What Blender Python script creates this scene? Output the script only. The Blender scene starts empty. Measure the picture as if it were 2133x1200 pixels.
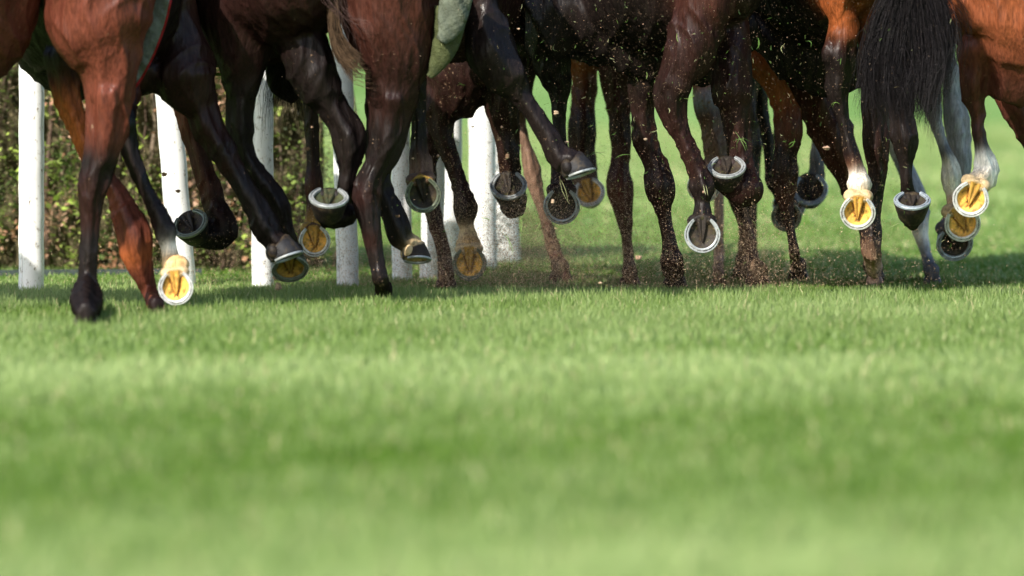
import bpy, math, random
import numpy as np
from mathutils import Vector
R = math.radians
random.seed(7); RNG = np.random.default_rng(11)
sc = bpy.context.scene

# ------------------------------------------------------------------ camera, world, sun
CAMH, FPX, PITCH = 1.5, 23200.0, math.atan(800 / 23200.0)
cam = bpy.data.objects.new('camera', bpy.data.cameras.new('camera'))
sc.collection.objects.link(cam); sc.camera = cam
cam.location = (0, 0, CAMH); cam.rotation_euler = (math.pi / 2 - PITCH, 0, 0)
cam.data.sensor_width = 36; cam.data.lens = FPX / 2133 * 36
cam.data.clip_start = 1; cam.data.clip_end = 3000
cam.data.dof.use_dof = True; cam.data.dof.focus_distance = 42.2; cam.data.dof.aperture_fstop = 2.5

SUN_EL, SUN_AZ = 36, 214        # azimuth measured clockwise from +Y: behind the camera, to its left
w = bpy.data.worlds.new('World'); sc.world = w; w.use_nodes = True
nt = w.node_tree; bg = nt.nodes['Background']
sky = nt.nodes.new('ShaderNodeTexSky'); sky.sky_type = 'NISHITA'; sky.sun_disc = False
sky.sun_elevation = R(SUN_EL); sky.sun_rotation = R(SUN_AZ); sky.dust_density = 1.5
nt.links.new(sky.outputs[0], bg.inputs[0]); bg.inputs[1].default_value = 0.15
sl = bpy.data.lights.new('sun', 'SUN'); sl.energy = 4.6; sl.angle = R(0.53); sl.color = (1, 0.94, 0.84)
so = bpy.data.objects.new('sun', sl); sc.collection.objects.link(so)
sd = Vector((math.sin(R(SUN_AZ)) * math.cos(R(SUN_EL)), math.cos(R(SUN_AZ)) * math.cos(R(SUN_EL)), math.sin(R(SUN_EL))))
so.rotation_euler = sd.to_track_quat('Z', 'Y').to_euler(); so.location = sd * 30
sc.view_settings.view_transform = 'Standard'; sc.view_settings.look = 'None'
sc.view_settings.exposure = 0.72; sc.view_settings.gamma = 1
sc.cycles.max_bounces = 6

# ------------------------------------------------------------------ view geometry helpers
RT = np.array([1.0, 0, 0]); FW = np.array([0, math.cos(PITCH), -math.sin(PITCH)]); UP = np.array([0, math.sin(PITCH), math.cos(PITCH)])
def at(px, py, Y):
    d = FW + RT * (px - 1066.5) / FPX - UP * (py - 600) / FPX
    return np.array([0, 0, CAMH]) + d * (Y / d[1])
def YG(py): return at_ground(py)
def at_ground(py):
    d = FW - UP * (py - 600) / FPX
    return -CAMH / d[2] * d[1]
def vv(r, u, t):
    v = RT * r + UP * u - FW * t
    return v / np.linalg.norm(v)
def mpp(Y): return Y / FPX

# ------------------------------------------------------------------ mesh helpers
def mesh(name, V, F, mats=(), mi=None, smooth=True, col=None):
    me = bpy.data.meshes.new(name)
    V = np.asarray(V, dtype=np.float32)
    me.vertices.add(len(V)); me.vertices.foreach_set('co', V.ravel())
    lens = np.fromiter((len(f) for f in F), dtype=np.int32, count=len(F))
    flat = np.fromiter((i for f in F for i in f), dtype=np.int32, count=int(lens.sum()))
    me.loops.add(len(flat)); me.loops.foreach_set('vertex_index', flat)
    me.polygons.add(len(F)); st = np.zeros(len(F), dtype=np.int32); st[1:] = np.cumsum(lens)[:-1]
    me.polygons.foreach_set('loop_start', st); me.polygons.foreach_set('loop_total', lens)
    if mi is not None: me.polygons.foreach_set('material_index', np.asarray(mi, dtype=np.int32))
    for m in mats: me.materials.append(m)
    me.update(calc_edges=True)
    me.polygons.foreach_set('use_smooth', np.full(len(F), smooth))
    if col is not None: setcol(me, col)
    return me
def setcol(me, col):
    a = me.color_attributes.new('tint', 'FLOAT_COLOR', 'POINT')
    c = np.ones((len(me.vertices), 4), dtype=np.float32); col = np.asarray(col); c[:, :col.shape[1]] = col
    a.data.foreach_set('color', c.ravel())
def link(name, me, parent=None, loc=(0, 0, 0)):
    o = bpy.data.objects.new(name, me); sc.collection.objects.link(o); o.location = loc
    if parent: o.parent = parent
    return o
def tag(o, label=None, cat=None, group=None, kind=None):
    if label: o['label'] = label
    if cat: o['category'] = cat
    if group: o['group'] = group
    if kind: o['kind'] = kind
    return o

def catmull(P, n=4):
    P = np.asarray(P, dtype=float)
    Q = np.vstack([2 * P[0] - P[1], P, 2 * P[-1] - P[-2]]); out = []
    for i in range(1, len(Q) - 2):
        for k in range(n):
            t = k / n; a, b, c, d = Q[i-1], Q[i], Q[i+1], Q[i+2]
            out.append(0.5 * (2*b + (c-a)*t + (2*a-5*b+4*c-d)*t*t + (3*b-a-3*c+d)*t**3))
    out.append(Q[-2]); return np.array(out)

class MB:
    def __init__(s): s.V = []; s.F = []; s.C = []; s.M = []; s.n = 0
    def add(s, V, F, c=(1, 1, 1), m=0):
        V = np.asarray(V, dtype=float); s.V.append(V)
        s.F += [tuple(i + s.n for i in f) for f in F]; s.M += [m] * len(F)
        c = np.asarray(c, dtype=float); s.C.append(np.tile(c, (len(V), 1)) if c.ndim == 1 else c); s.n += len(V)
    def mesh(s, name, mats, smooth=True, off=None):
        V = np.vstack(s.V); V = V - off if off is not None else V
        return mesh(name, V, s.F, mats, s.M, smooth, np.vstack(s.C))
def tube(pts, rs, ns=20, view=np.array([0, 1.0, 0]), depth=1.0, groove=0.0, cap=True, squash=None):
    """loft an ellipse along pts; rs = half width across the view, depth = ratio along the view"""
    pts = np.asarray(pts); n = len(pts); T = np.gradient(pts, axis=0)
    V = []; th = np.arange(ns) * 2 * math.pi / ns
    prev = None
    dep = depth if hasattr(depth, '__len__') else [depth] * n
    for i in range(n):
        t = T[i] / (np.linalg.norm(T[i]) + 1e-9)
        s_ = np.cross(t, view)
        if np.linalg.norm(s_) < 0.25 and prev is not None: s_ = prev - t * prev.dot(t)
        s_ = s_ / (np.linalg.norm(s_) + 1e-9)
        if prev is not None and s_.dot(prev) < 0: s_ = -s_
        prev = s_; d = np.cross(s_, t); d = d / np.linalg.norm(d)
        if d.dot(view) > 0: d = -d
        r = np.ones(ns)
        if groove:
            for c in (math.pi/2 - 0.75, math.pi/2 + 0.75): r -= groove * np.exp(-((th - c) / 0.28) ** 2)
        V.append(pts[i] + np.outer(np.cos(th) * r * rs[i], s_) + np.outer(np.sin(th) * r * rs[i] * dep[i], d))
    V = np.vstack(V); F = []
    for i in range(n - 1):
        for k in range(ns):
            a = i*ns + k; b = i*ns + (k+1) % ns; F.append((a, b, b + ns, a + ns))
    if cap: F.append(tuple(range(ns))[::-1]); F.append(tuple(range((n-1)*ns, n*ns)))
    return V, F
def ellipsoid(c, r, nu=14, nv=9):
    V = []; F = []
    for j in range(nv + 1):
        p = math.pi * j / nv
        for i in range(nu):
            a = 2*math.pi*i/nu; V.append((c[0]+r[0]*math.sin(p)*math.cos(a), c[1]+r[1]*math.sin(p)*math.sin(a), c[2]+r[2]*math.cos(p)))
    for j in range(nv):
        for i in range(nu):
            a = j*nu+i; b = j*nu+(i+1) % nu; F.append((a, a+nu, b+nu, b))
    return V, F

# ------------------------------------------------------------------ materials
def mat(name, rough=0.5, metallic=0, spec=0.5):
    m = bpy.data.materials.new(name); m.use_nodes = True
    b = m.node_tree.nodes['Principled BSDF']; b.inputs['Roughness'].default_value = rough
    b.inputs['Metallic'].default_value = metallic; b.inputs['Specular IOR Level'].default_value = spec
    return m, m.node_tree, b
def N(nt, t, **k):
    n = nt.nodes.new(t)
    for a, b in k.items(): setattr(n, a, b)
    return n
def tintnode(nt): return N(nt, 'ShaderNodeAttribute', attribute_name='tint')
def noise(nt, scale, detail=3, stretch=None, rough=0.5):
    tc = N(nt, 'ShaderNodeTexCoord'); mp = N(nt, 'ShaderNodeMapping'); n = N(nt, 'ShaderNodeTexNoise')
    nt.links.new(tc.outputs['Object'], mp.inputs[0]); nt.links.new(mp.outputs[0], n.inputs['Vector'])
    if stretch: mp.inputs['Scale'].default_value = stretch
    n.inputs['Scale'].default_value = scale; n.inputs['Detail'].default_value = detail; n.inputs['Roughness'].default_value = rough
    return n
def ramp(nt, src, stops):
    r = N(nt, 'ShaderNodeValToRGB'); nt.links.new(src, r.inputs[0])
    e = r.color_ramp.elements
    while len(e) < len(stops): e.new(0.5)
    for q, (p, c) in zip(e, stops): q.position = p; q.color = (*c, 1) if hasattr(c, '__len__') else (c, c, c, 1)
    return r
def mixc(nt, mode, fac, a, b):
    m = N(nt, 'ShaderNodeMix', data_type='RGBA', blend_type=mode)
    for i, v in ((0, fac), (6, a), (7, b)):
        if hasattr(v, 'default_value') or hasattr(v, 'is_linked'): nt.links.new(v, m.inputs[i])
        elif i == 0: m.inputs[0].default_value = v
        else: m.inputs[i].default_value = (*v, 1)
    return m.outputs[2]
def bump(nt, b, h, strength, dist, prev=None):
    n = N(nt, 'ShaderNodeBump'); n.inputs['Strength'].default_value = strength; n.inputs['Distance'].default_value = dist
    nt.links.new(h, n.inputs['Height'])
    if prev: nt.links.new(prev.outputs[0], n.inputs['Normal'])
    nt.links.new(n.outputs[0], b.inputs['Normal']); return n

# horse coat: tint colour from the mesh, mud amount in alpha
M_COAT, nt, b = mat('horse coat', 0.40, 0, 0.28)
ti = tintnode(nt); n1 = noise(nt, 9, 4, (1, 1, 0.35)); r1 = ramp(nt, n1.outputs[0], [(0.3, 0.72), (0.7, 1.28)])
c = mixc(nt, 'MULTIPLY', 1.0, ti.outputs['Color'], r1.outputs[0])
nh = noise(nt, 130, 4, (1, 1, 0.16), 0.7); rh = ramp(nt, nh.outputs[0], [(0.35, 0.55), (0.65, 1.5)])
c = mixc(nt, 'MULTIPLY', 0.8, c, rh.outputs[0])
nm = noise(nt, 75, 5, None, 0.7); nm2 = noise(nt, 12, 3)
ad = N(nt, 'ShaderNodeMath', operation='MULTIPLY_ADD'); nt.links.new(nm2.outputs[0], ad.inputs[0]); ad.inputs[1].default_value = 0.45; nt.links.new(nm.outputs[0], ad.inputs[2])
ad2 = N(nt, 'ShaderNodeMath', operation='MULTIPLY_ADD'); nt.links.new(ti.outputs['Alpha'], ad2.inputs[0]); ad2.inputs[1].default_value = 0.34; nt.links.new(ad.outputs[0], ad2.inputs[2])
rm = ramp(nt, ad2.outputs[0], [(0.93, 0.0), (1.0, 1.0)])
mud = ramp(nt, nm.outputs[0], [(0.4, (0.10, 0.062, 0.035)), (0.7, (0.25, 0.16, 0.10))])
c = mixc(nt, 'MIX', rm.outputs[0], c, mud.outputs[0]); nt.links.new(c, b.inputs['Base Color'])
rr = N(nt, 'ShaderNodeMath', operation='MULTIPLY_ADD'); nt.links.new(rm.outputs[0], rr.inputs[0]); rr.inputs[1].default_value = 0.4; rr.inputs[2].default_value = 0.0
rn = noise(nt, 30, 4, (1, 1, 0.4), 0.7); rq = ramp(nt, rn.outputs[0], [(0.35, 0.27), (0.65, 0.55)]); ra = N(nt, 'ShaderNodeMath', operation='ADD'); nt.links.new(rr.outputs[0], ra.inputs[0]); nt.links.new(rq.outputs[0], ra.inputs[1])
nt.links.new(ra.outputs[0], b.inputs['Roughness'])
mus = noise(nt, 15, 3, (1, 1, 0.28), 0.5); bp = bump(nt, b, mus.outputs[0], 0.8, 0.025)
vein = noise(nt, 6, 2, (1, 1, 0.4)); vr = ramp(nt, vein.outputs[0], [(0.47, 0.0), (0.5, 1.0), (0.53, 0.0)])
bp = bump(nt, b, vr.outputs[0], 0.3, 0.003, bp); bp = bump(nt, b, nh.outputs[0], 0.4, 0.003, bp)
dfs = N(nt, 'ShaderNodeBsdfDiffuse'); nt.links.new(c, dfs.inputs[0]); nt.links.new(bp.outputs[0], dfs.inputs['Normal'])
mxs = N(nt, 'ShaderNodeMixShader'); lw = N(nt, 'ShaderNodeLayerWeight'); nt.links.new(bp.outputs[0], lw.inputs['Normal']); lr = ramp(nt, lw.outputs['Facing'], [(0.35, 0.40), (0.9, 0.93)]); nt.links.new(lr.outputs[0], mxs.inputs[0]); nt.links.new(b.outputs[0], mxs.inputs[1]); nt.links.new(dfs.outputs[0], mxs.inputs[2])
nt.links.new(mxs.outputs[0], nt.nodes['Material Output'].inputs[0])

def tinted(name, rough, metallic=0, spec=0.5, sc_=60, lo=0.75, hi=1.2, bstr=0.4, bd=0.003, dirt=0):
    m, nt, b = mat(name, rough, metallic, spec)
    ti = tintnode(nt); n = noise(nt, sc_, 5, None, 0.65); r = ramp(nt, n.outputs[0], [(0.3, lo), (0.7, hi)])
    nt.links.new(mixc(nt, 'MULTIPLY', 1, ti.outputs['Color'], r.outputs[0]), b.inputs['Base Color'])
    if dirt:
        n2 = noise(nt, 26, 4, None, 0.7); r2 = ramp(nt, n2.outputs[0], [(0.50, 0.0), (0.62, dirt)])
        nt.links.new(mixc(nt, 'MIX', r2.outputs[0], b.inputs['Base Color'].links[0].from_socket, (0.085, 0.06, 0.03)), b.inputs['Base Color'])
    bump(nt, b, n.outputs[0], bstr, bd); return m
M_HOOF = tinted('hoof horn', 0.6, 0, 0.25, 55, 0.6, 1.25, 0.6, 0.004, 0.38)
M_SHOE = tinted('shoe metal', 0.36, 0.4, 0.5, 70, 0.55, 1.15, 0.25, 0.001)
M_GROOVE, nt, b = mat('shoe groove', 0.8); b.inputs['Base Color'].default_value = (0.05, 0.045, 0.04, 1)
n = noise(nt, 70, 2); r = ramp(nt, n.outputs[0], [(0.42, (0.04, 0.04, 0.035)), (0.58, (0.45, 0.45, 0.43))]); nt.links.new(r.outputs[0], b.inputs['Base Color'])
M_HAIR = tinted('tail hair', 0.5, 0, 0.15, 40, 0.6, 1.6, 0.1, 0.001)
M_CLOTH = tinted('cloth', 0.8, 0, 0.2, 20, 0.65, 1.25, 1.0, 0.02)

# ------------------------------------------------------------------ colours
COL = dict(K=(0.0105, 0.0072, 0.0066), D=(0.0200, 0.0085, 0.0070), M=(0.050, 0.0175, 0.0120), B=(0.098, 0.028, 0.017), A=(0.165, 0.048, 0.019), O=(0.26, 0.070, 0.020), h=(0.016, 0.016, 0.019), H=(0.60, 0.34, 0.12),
           W=(0.68, 0.64, 0.56), C=(0.60, 0.44, 0.24), G=(0.27, 0.27, 0.30), g=(0.085, 0.085, 0.095), T=(0.16, 0.095, 0.065), P=(0.5, 0.33, 0.27),
           Y=(0.98, 0.54, 0.11), y=(0.36, 0.22, 0.04), d=(0.030, 0.023, 0.018), S=(0.86, 0.86, 0.84), s=(0.42, 0.445, 0.45), o=(0.20, 0.23, 0.17), b=(0.45, 0.52, 0.58),
           e=(0.05, 0.06, 0.03))
def S(xl, xr, y, c, dy=0.0): return ('s', xl, xr, y, c, dy)
def P(x, y, w, c, dy=0.0): return ('p', x, y, w, c, dy)
def chain(items, Y0, dr=1.12):
    """photo-measured stations -> points, half widths (m), colours"""
    pts = []; hw = []; cs = []
    cx = [((i[1] + i[2]) / 2, i[3]) if i[0] == 's' else (i[1], i[2]) for i in items]
    for k, i in enumerate(items):
        a = cx[max(k-1, 0)]; b_ = cx[min(k+1, len(cx)-1)]
        dx, dyy = b_[0]-a[0], b_[1]-a[1]; L = math.hypot(dx, dyy) + 1e-6
        wd = (i[2]-i[1]) * max(abs(dyy) / L, 0.45) if i[0] == 's' else i[3]
        Y = Y0 + i[-1]
        pts.append(at(cx[k][0], cx[k][1], Y)); hw.append(wd / 2 * mpp(Y)); cs.append(COL[i[-2]])
    return pts, hw, cs

# ------------------------------------------------------------------ hoof
def outline(th, k=1.0):
    x = 0.063 * math.sin(th) * (1 + (0.16 * math.cos(th) if math.cos(th) < 0 else 0)); y = 0.067 * math.cos(th)
    return x * k, y * k
def make_hoof(parent, off, c, t, n, W, Y, sole, wall, shoe, bulb, seed=0, shod=True):
    s = W * mpp(Y) / 0.130
    n = n / np.linalg.norm(n); t = t - n * t.dot(n); t = t / np.linalg.norm(t); l = np.cross(t, n)
    B = np.array([l, t, n])
    def tr(V): return (np.asarray(V) * s) @ B + c - off
    ns = 36; rng = random.Random(seed)
    mb = MB()
    rings = [(0.0, 0.0, 0.0, 'sole', -0.013), (0.12, 0, 0, 'sole', -0.013), (0.25, 0, 0, 'sole', -0.013), (0.36, 0, 0, 'sole', -0.013), (0.47, 0, 0, 'sole', -0.012), (0.58, 0, 0, 'sole', -0.010), (0.68, 0, 0, 'sole', -0.007), (0.80, 0, 0, 'sole', -0.001), (0.97, 0, 0, 'wall', 0.0),
             (1.0, 0, 0, 'wall', -0.004), (0.93, -0.004, 0, 'wall', -0.028), (0.85, -0.009, 0, 'wall', -0.052), (0.79, -0.013, 0, 'wall', -0.068), (0.77, -0.015, 0, 'bulb', -0.078), (0.6, -0.016, 0, 'bulb', -0.086), (0.0, -0.016, 0, 'bulb', -0.088)]
    V = []; C = []; cd = dict(sole=COL[sole], wall=COL[wall], bulb=COL[bulb])
    for (k, sy, _, cc, z) in rings:
        for i in range(ns):
            th = 2*math.pi*i/ns; x, y = outline(th, k)
            zz = z * (0.72 + 0.28*math.cos(th)) if z < -0.003 and cc != 'sole' else z
            V.append((x, y + sy, zz)); q_ = np.array(cd[cc])
            if cc == 'sole':
                v_ = (y+0.058)/0.088; fw_ = 0.023*max(0, 1-v_)**0.8+0.001 if v_ < 1 else 0
                if v_ < 1.1 and abs(abs(x)-fw_-0.002) < 0.005: q_ = q_*np.array([0.30, 0.22, 0.2])
                elif k > 0.7: q_ = q_*0.75
                dn = math.sin(x*130+seed*2.1)*math.sin(y*110+seed*1.3)+0.6*math.sin(x*260-y*210+seed)
                if dn > 0.35: q_ = q_*(1-min(0.6, dn-0.35)*1.1)+np.array([0.05, 0.05, 0.015])*min(0.6, dn-0.35)
            C.append(q_)
    F = []
    for j in range(len(rings)-1):
        for i in range(ns):
            a = j*ns+i; b_ = j*ns+(i+1) % ns; F.append((a, a+ns, b_+ns, b_))
    mb.add(tr(V), F, C)
    for sx in (-1, 1):
        V, F = ellipsoid((sx*0.023, -0.046, -0.034), (0.030, 0.024, 0.034)); mb.add(tr(V), F, cd['bulb'])
    ho = link('hoof', mb.mesh('hoof', [M_HOOF]), parent)
    # frog: a wedge with a central groove, seated between the heels
    V = []; F = []; nu, nv = 12, 10
    for j in range(nv+1):
        v = j/nv
        for i in range(nu+1):
            u = -1 + 2*i/nu; hw = 0.023*(1-v)**0.8 + 0.001
            z = -0.006 + 0.009*(1-u*u)**0.5*(1-0.5*v) - 0.009*math.exp(-(u/0.30)**2)*(1-v*0.6)
            V.append((u*hw, -0.058 + 0.088*v, z - (0.006 if abs(u) == 1 else 0)))
    for j in range(nv):
        for i in range(nu):
            a = j*(nu+1)+i; F.append((a, a+1, a+nu+2, a+nu+1))
    # closed underside
    fc = np.array(COL[sole]) * (0.62 if sole in 'Yy' else 0.8)
    base = len(V); V += [(v[0], v[1], -0.012) for v in V[:base]]; F += [tuple(i+base for i in f[::-1]) for f in F[:nu*nv]]
    m2 = MB(); m2.add(tr(V), F, fc)
    link('frog', m2.mesh('frog', [M_HOOF]), ho)
    if shod:
        prof = [(0.755, -0.001), (0.765, 0.006), (0.81, 0.0075), (0.865, 0.0075), (0.875, 0.003), (0.915, 0.003), (0.925, 0.0075), (0.985, 0.0075), (1.01, 0.005), (1.01, -0.001)]
        V = []; F = []; MI = []; na = 44; amax = math.pi - 0.62; npf = len(prof)
        for j in range(na+1):
            th = -amax + 2*amax*j/na; e = abs(th)/amax
            tp = 1 if e < 0.72 else 1 - 0.35*((e-0.72)/0.28)**2
            for (k, z) in prof:
                kk = 0.885 + (k-0.885)*tp; x, y = outline(th, kk); V.append((x, y, z))
        for j in range(na):
            for i in range(npf):
                a = j*npf+i; b_ = j*npf+(i+1) % npf; F.append((a, b_, b_+npf, a+npf)); MI.append(1 if (4 <= i <= 4 and 4 < j < na-4) else 0)
        F.append(tuple(range(npf))); MI.append(0); F.append(tuple(range(na*npf, (na+1)*npf))[::-1]); MI.append(0)
        me = mesh('horseshoe', tr(V), F, [M_SHOE, M_GROOVE], MI, False, np.tile(COL[shoe], (len(V), 1)))
        link('horseshoe', me, ho)
    cor = c + B.T @ np.array([0, -0.016*s, -0.070*s])
    tip = c + B.T @ np.array([0, -0.014*s, -0.040*s])
    return cor, tip, s

HOOFSEED = [0]
class Horse:
    def __init__(s, label, x, Y, coat, mud=0.3, voxel=0.009):
        s.root = bpy.data.objects.new('horse', None); sc.collection.objects.link(s.root)
        g = at(x, 600, Y); s.off = np.array([g[0], Y, 0.0]); s.root.location = s.off; s.root.empty_display_size = 0.2
        tag(s.root, label, 'horse', 'galloping racehorses seen from behind'); s.mb = MB(); s.Y = Y; s.samp = []; s.mud = mud; s.coat = coat; s.voxel = voxel
    def _put(s, pts, hw, cs, ns=20, depth=1.12, groove=0, sub=4, view=np.array([0, 1.0, 0]), taper=''):
        A = np.hstack([np.array(pts), np.array(hw)[:, None], np.array(cs)])
        if 't' in taper: a0 = A[0].copy(); a0[:3] += (A[0, :3]-A[1, :3])*0.6; a0[3] *= 0.45; A = np.vstack([a0, A])
        if 'b' in taper: a0 = A[-1].copy(); q = A[-1, :3]-A[-2, :3]; a0[:3] += q/np.linalg.norm(q)*max(0.05, A[-1, 3]*0.8); a0[3] *= 0.45; A = np.vstack([A, a0])
        A = catmull(A, sub); A[:, 3] = np.maximum(A[:, 3], 0.008); A[:, 4:] = np.clip(A[:, 4:], 0.004, 0.9)
        V, F = tube(A[:, :3], A[:, 3], ns, view, depth, groove); s.mb.add(V, F)
        s.samp.append(np.hstack([A[:, :4], A[:, 4:7]]))
    def mass(s, items, dY=0, depth=1.2): s._put(*chain(items, s.Y + dY), depth=depth, ns=28, taper='b')
    def ball(s, x, y, wx, wy, dY, c, wd=None):
        Y = s.Y+dY; cc = at(x, y, Y); k = mpp(Y)/2; rd = (wd or (wx+wy)/2)*k
        V, F = ellipsoid(cc, (wx*k, rd, wy*k), 20, 14); s.mb.add(V, F)
        s.samp.append(np.array([[*cc, min(wx, wy)*k*0.9, *COL[c]]]))
    def trunk(s, xr, xf, z, hw, hh, Yr, Yf, c, neck=True, cb=None):
        a = at(xr, 0, Yr); a[2] = z; b_ = at(xf, 0, Yf); b_[2] = z - 0.03
        prof = [(-0.14, 0.30, 0.10), (-0.06, 0.72, 0.06), (0.08, 0.95, 0.04), (0.25, 0.96, 0.0), (0.5, 1.0, -0.02), (0.75, 1.0, -0.03), (0.95, 0.9, 0.02), (1.08, 0.62, 0.06), (1.14, 0.3, 0.08)]
        pts = [a + (b_-a)*t + np.array([0, 0, dz]) for t, k, dz in prof]; W = [k*hw for _, k, _ in prof]
        A = catmull(np.hstack([np.array(pts), np.array(W)[:, None]]), 4); A[:, 3] = np.maximum(A[:, 3], 0.02)
        V, F = tube(A[:, :3], A[:, 3], 36, np.array([0, 0, 1.0]), hh/hw, 0); s.mb.add(V, F)
        # a few surface samples carry the coat colour
        for t, k, dz in prof: s.samp.append(np.array([[*(a+(b_-a)*t+np.array([0, 0, dz])), k*min(hw, hh), *COL[c]]]))
        if neck:
            d = (b_-a)/np.linalg.norm(b_-a); q = b_ + np.array([0, 0, 0.12])
            npts = [q-d*0.15, q+d*0.2+np.array([0, 0, 0.08]), q+d*0.5+np.array([0, 0, 0.22]), q+d*0.75+np.array([0, 0, 0.36]), q+d*0.9+np.array([0, 0, 0.42])]
            s._put(npts, [0.2, 0.16, 0.11, 0.085, 0.07], [COL[c]]*5, depth=1.7, view=np.array([0, 0, 1.0]))
            hpts = [q+d*0.80+np.array([0, 0, 0.46]), q+d*0.95+np.array([0, 0, 0.40]), q+d*1.15+np.array([0, 0, 0.26]), q+d*1.32+np.array([0, 0, 0.14]), q+d*1.38+np.array([0, 0, 0.08])]
            s._put(hpts, [0.06, 0.095, 0.08, 0.055, 0.035], [COL[c]]*5, depth=1.25, view=np.array([0, 0, 1.0]))
            for sx in (-1, 1):
                e = q+d*0.82+np.array([sx*0.06, 0, 0.50]); s._put([e, e+np.array([sx*0.02, 0, 0.07]), e+np.array([sx*0.015, 0.02, 0.14])], [0.03, 0.03, 0.012], [COL[c]]*3, ns=10)
    def leg(s, items, dY=0, hoof=None, root=None, groove=0.26, depth=1.15, plant=None):
        """items: stations top to bottom. hoof: dict of sole centre, toe direction... plant=(x,y) ground contact"""
        pts, hw, cs = chain(items, s.Y + dY)
        if root is not None:
            r = at(root[0], 0, s.Y + root[2]); r[2] = root[1]
            pts = [r, (np.array(r)*0.5+np.array(pts[0])*0.5)] + pts; hw = [max(hw[0]*0.9, 0.1), max(hw[0], 0.08)] + hw; cs = [COL[s.coat]]*2 + cs
        HOOFSEED[0] += 1
        if plant is not None:
            x, y, W, wall = plant[:4]; y += 9; Yp = at_ground(y); c = at(x, y, Yp); c[2] = 0.002
            col = plant[4] if len(plant) > 4 else wall
            cor, tip, k = make_hoof(s.root, s.off, c, vv(0.1, 0, -1), np.array([0.0, 0, -1]), W, Yp, 'd', wall, 's', wall, HOOFSEED[0])
            li = items[-1]; pts[-1] = at((li[1]+li[2])/2 if li[0] == 's' else li[1], li[3] if li[0] == 's' else li[2], (Yp+pts[-1][1])/2); pts += [cor+np.array([0, 0, 0.015]), tip]; hw += [0.046*k, 0.038*k]; cs += [COL[col]]*2
        if hoof is not None:
            x, y, W, a, f, sg = hoof['c'][0], hoof['c'][1], hoof['W'], R(hoof.get('a', -90)), hoof.get('f', 1.0), hoof.get('s', 1)
            Yh = s.Y + dY + hoof.get('dy', -0.06)
            if 't' in hoof: t = vv(*hoof['t']); n = vv(*hoof['n'])
            else:
                q = math.sqrt(max(0, 1-f*f)); t3 = np.array([math.cos(a)*f, math.sin(a)*f, sg*q]); l3 = np.array([-math.sin(a), math.cos(a), 0])
                n3 = np.cross(t3, l3); n3 = n3 if n3[2] > 0 else -n3; t = vv(*t3); n = vv(*n3)
            cor, tip, k = make_hoof(s.root, s.off, at(x, y, Yh), t, n, W, Yh, hoof.get('sole', 'd'), hoof.get('wall', 'K'), hoof.get('shoe', 's'), hoof.get('bulb', 'K'), HOOFSEED[0])
            bc = COL[hoof.get('bulb', 'K')]
            pts += [cor, tip]; hw += [0.044*k, 0.036*k]; cs += [bc, bc]
        s._put(pts, hw, cs, groove=groove, depth=depth, taper='' if root is not None else 't')
    def finish(s):
        tmp = link('tmp', s.mb.mesh('tmp', [])); md = tmp.modifiers.new('r', 'REMESH'); md.mode = 'VOXEL'; md.voxel_size = s.voxel
        sm = tmp.modifiers.new('s', 'SMOOTH'); sm.iterations = 4; sm.factor = 0.5
        dg = bpy.context.evaluated_depsgraph_get(); me = bpy.data.meshes.new_from_object(tmp.evaluated_get(dg)); bpy.data.objects.remove(tmp)
        me.update(); nV = len(me.vertices); NR = np.empty(nV*3, dtype=np.float32); me.vertices.foreach_get('normal', NR); NR = NR.reshape(-1, 3); rl = np.zeros(nV); V = np.empty(nV*3, dtype=np.float32); me.vertices.foreach_get('co', V); V = V.reshape(-1, 3)
        Q = np.vstack(s.samp); out = np.zeros((nV, 3)); 
        for i in range(0, nV, 20000):
            v = V[i:i+20000]; d = np.linalg.norm(v[:, None, :]-Q[None, :, :3], axis=2)
            d = np.maximum(d/np.maximum(Q[None, :, 3], 0.015), 0.15); wt = 1.0/d**7; wt /= wt.sum(1, keepdims=True); out[i:i+20000] = wt @ Q[:, 4:7]; rl[i:i+20000] = wt @ Q[:, 3]
        mud = np.clip(0.25 + 0.95*np.exp(-V[:, 2]/0.22), 0.05, 1)*s.mud
        col = np.hstack([out, mud[:, None]])
        while me.attributes.get('tint'): me.attributes.remove(me.attributes['tint'])
        # muscle and tendon relief: long vertical ridges, scaled to the limb's thickness
        x_, y_, z_ = V[:, 0].astype(float), V[:, 1].astype(float), V[:, 2].astype(float); wx = 0.03*np.sin(z_*9+x_*5)+0.02*np.sin(z_*21+y_*7)
        k = 0.075/np.clip(rl, 0.02, 0.11); u = np.where(rl > 0.055, 1.0, 2.0)
        r1_ = 1-np.abs(np.sin((x_+wx)*34*u+np.sin(z_*6)*1.5+y_*11)); r2_ = 1-np.abs(np.sin((x_*0.8-y_*0.6+wx)*47*u-z_*8+1.3)); r3_ = np.sin(x_*19+z_*14)*np.sin(z_*23-x_*9+y_*17)
        dsp = np.clip(rl, 0.015, 0.10)*(0.085*(r1_**2-0.3)+0.06*(r2_**2-0.3)+0.05*r3_); V = V+NR*dsp[:, None].astype(np.float32)
        V2 = V - s.off.astype(np.float32); me.vertices.foreach_set('co', V2.ravel()); me.name = 'body'
        a = me.color_attributes.new('tint', 'FLOAT_COLOR', 'POINT'); a.data.foreach_set('color', col.astype(np.float32).ravel())
        me.materials.clear(); me.materials.append(M_COAT); me.polygons.foreach_set('use_smooth', np.ones(len(me.polygons), dtype=bool)); me.update()
        link('body', me, s.root)
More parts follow.
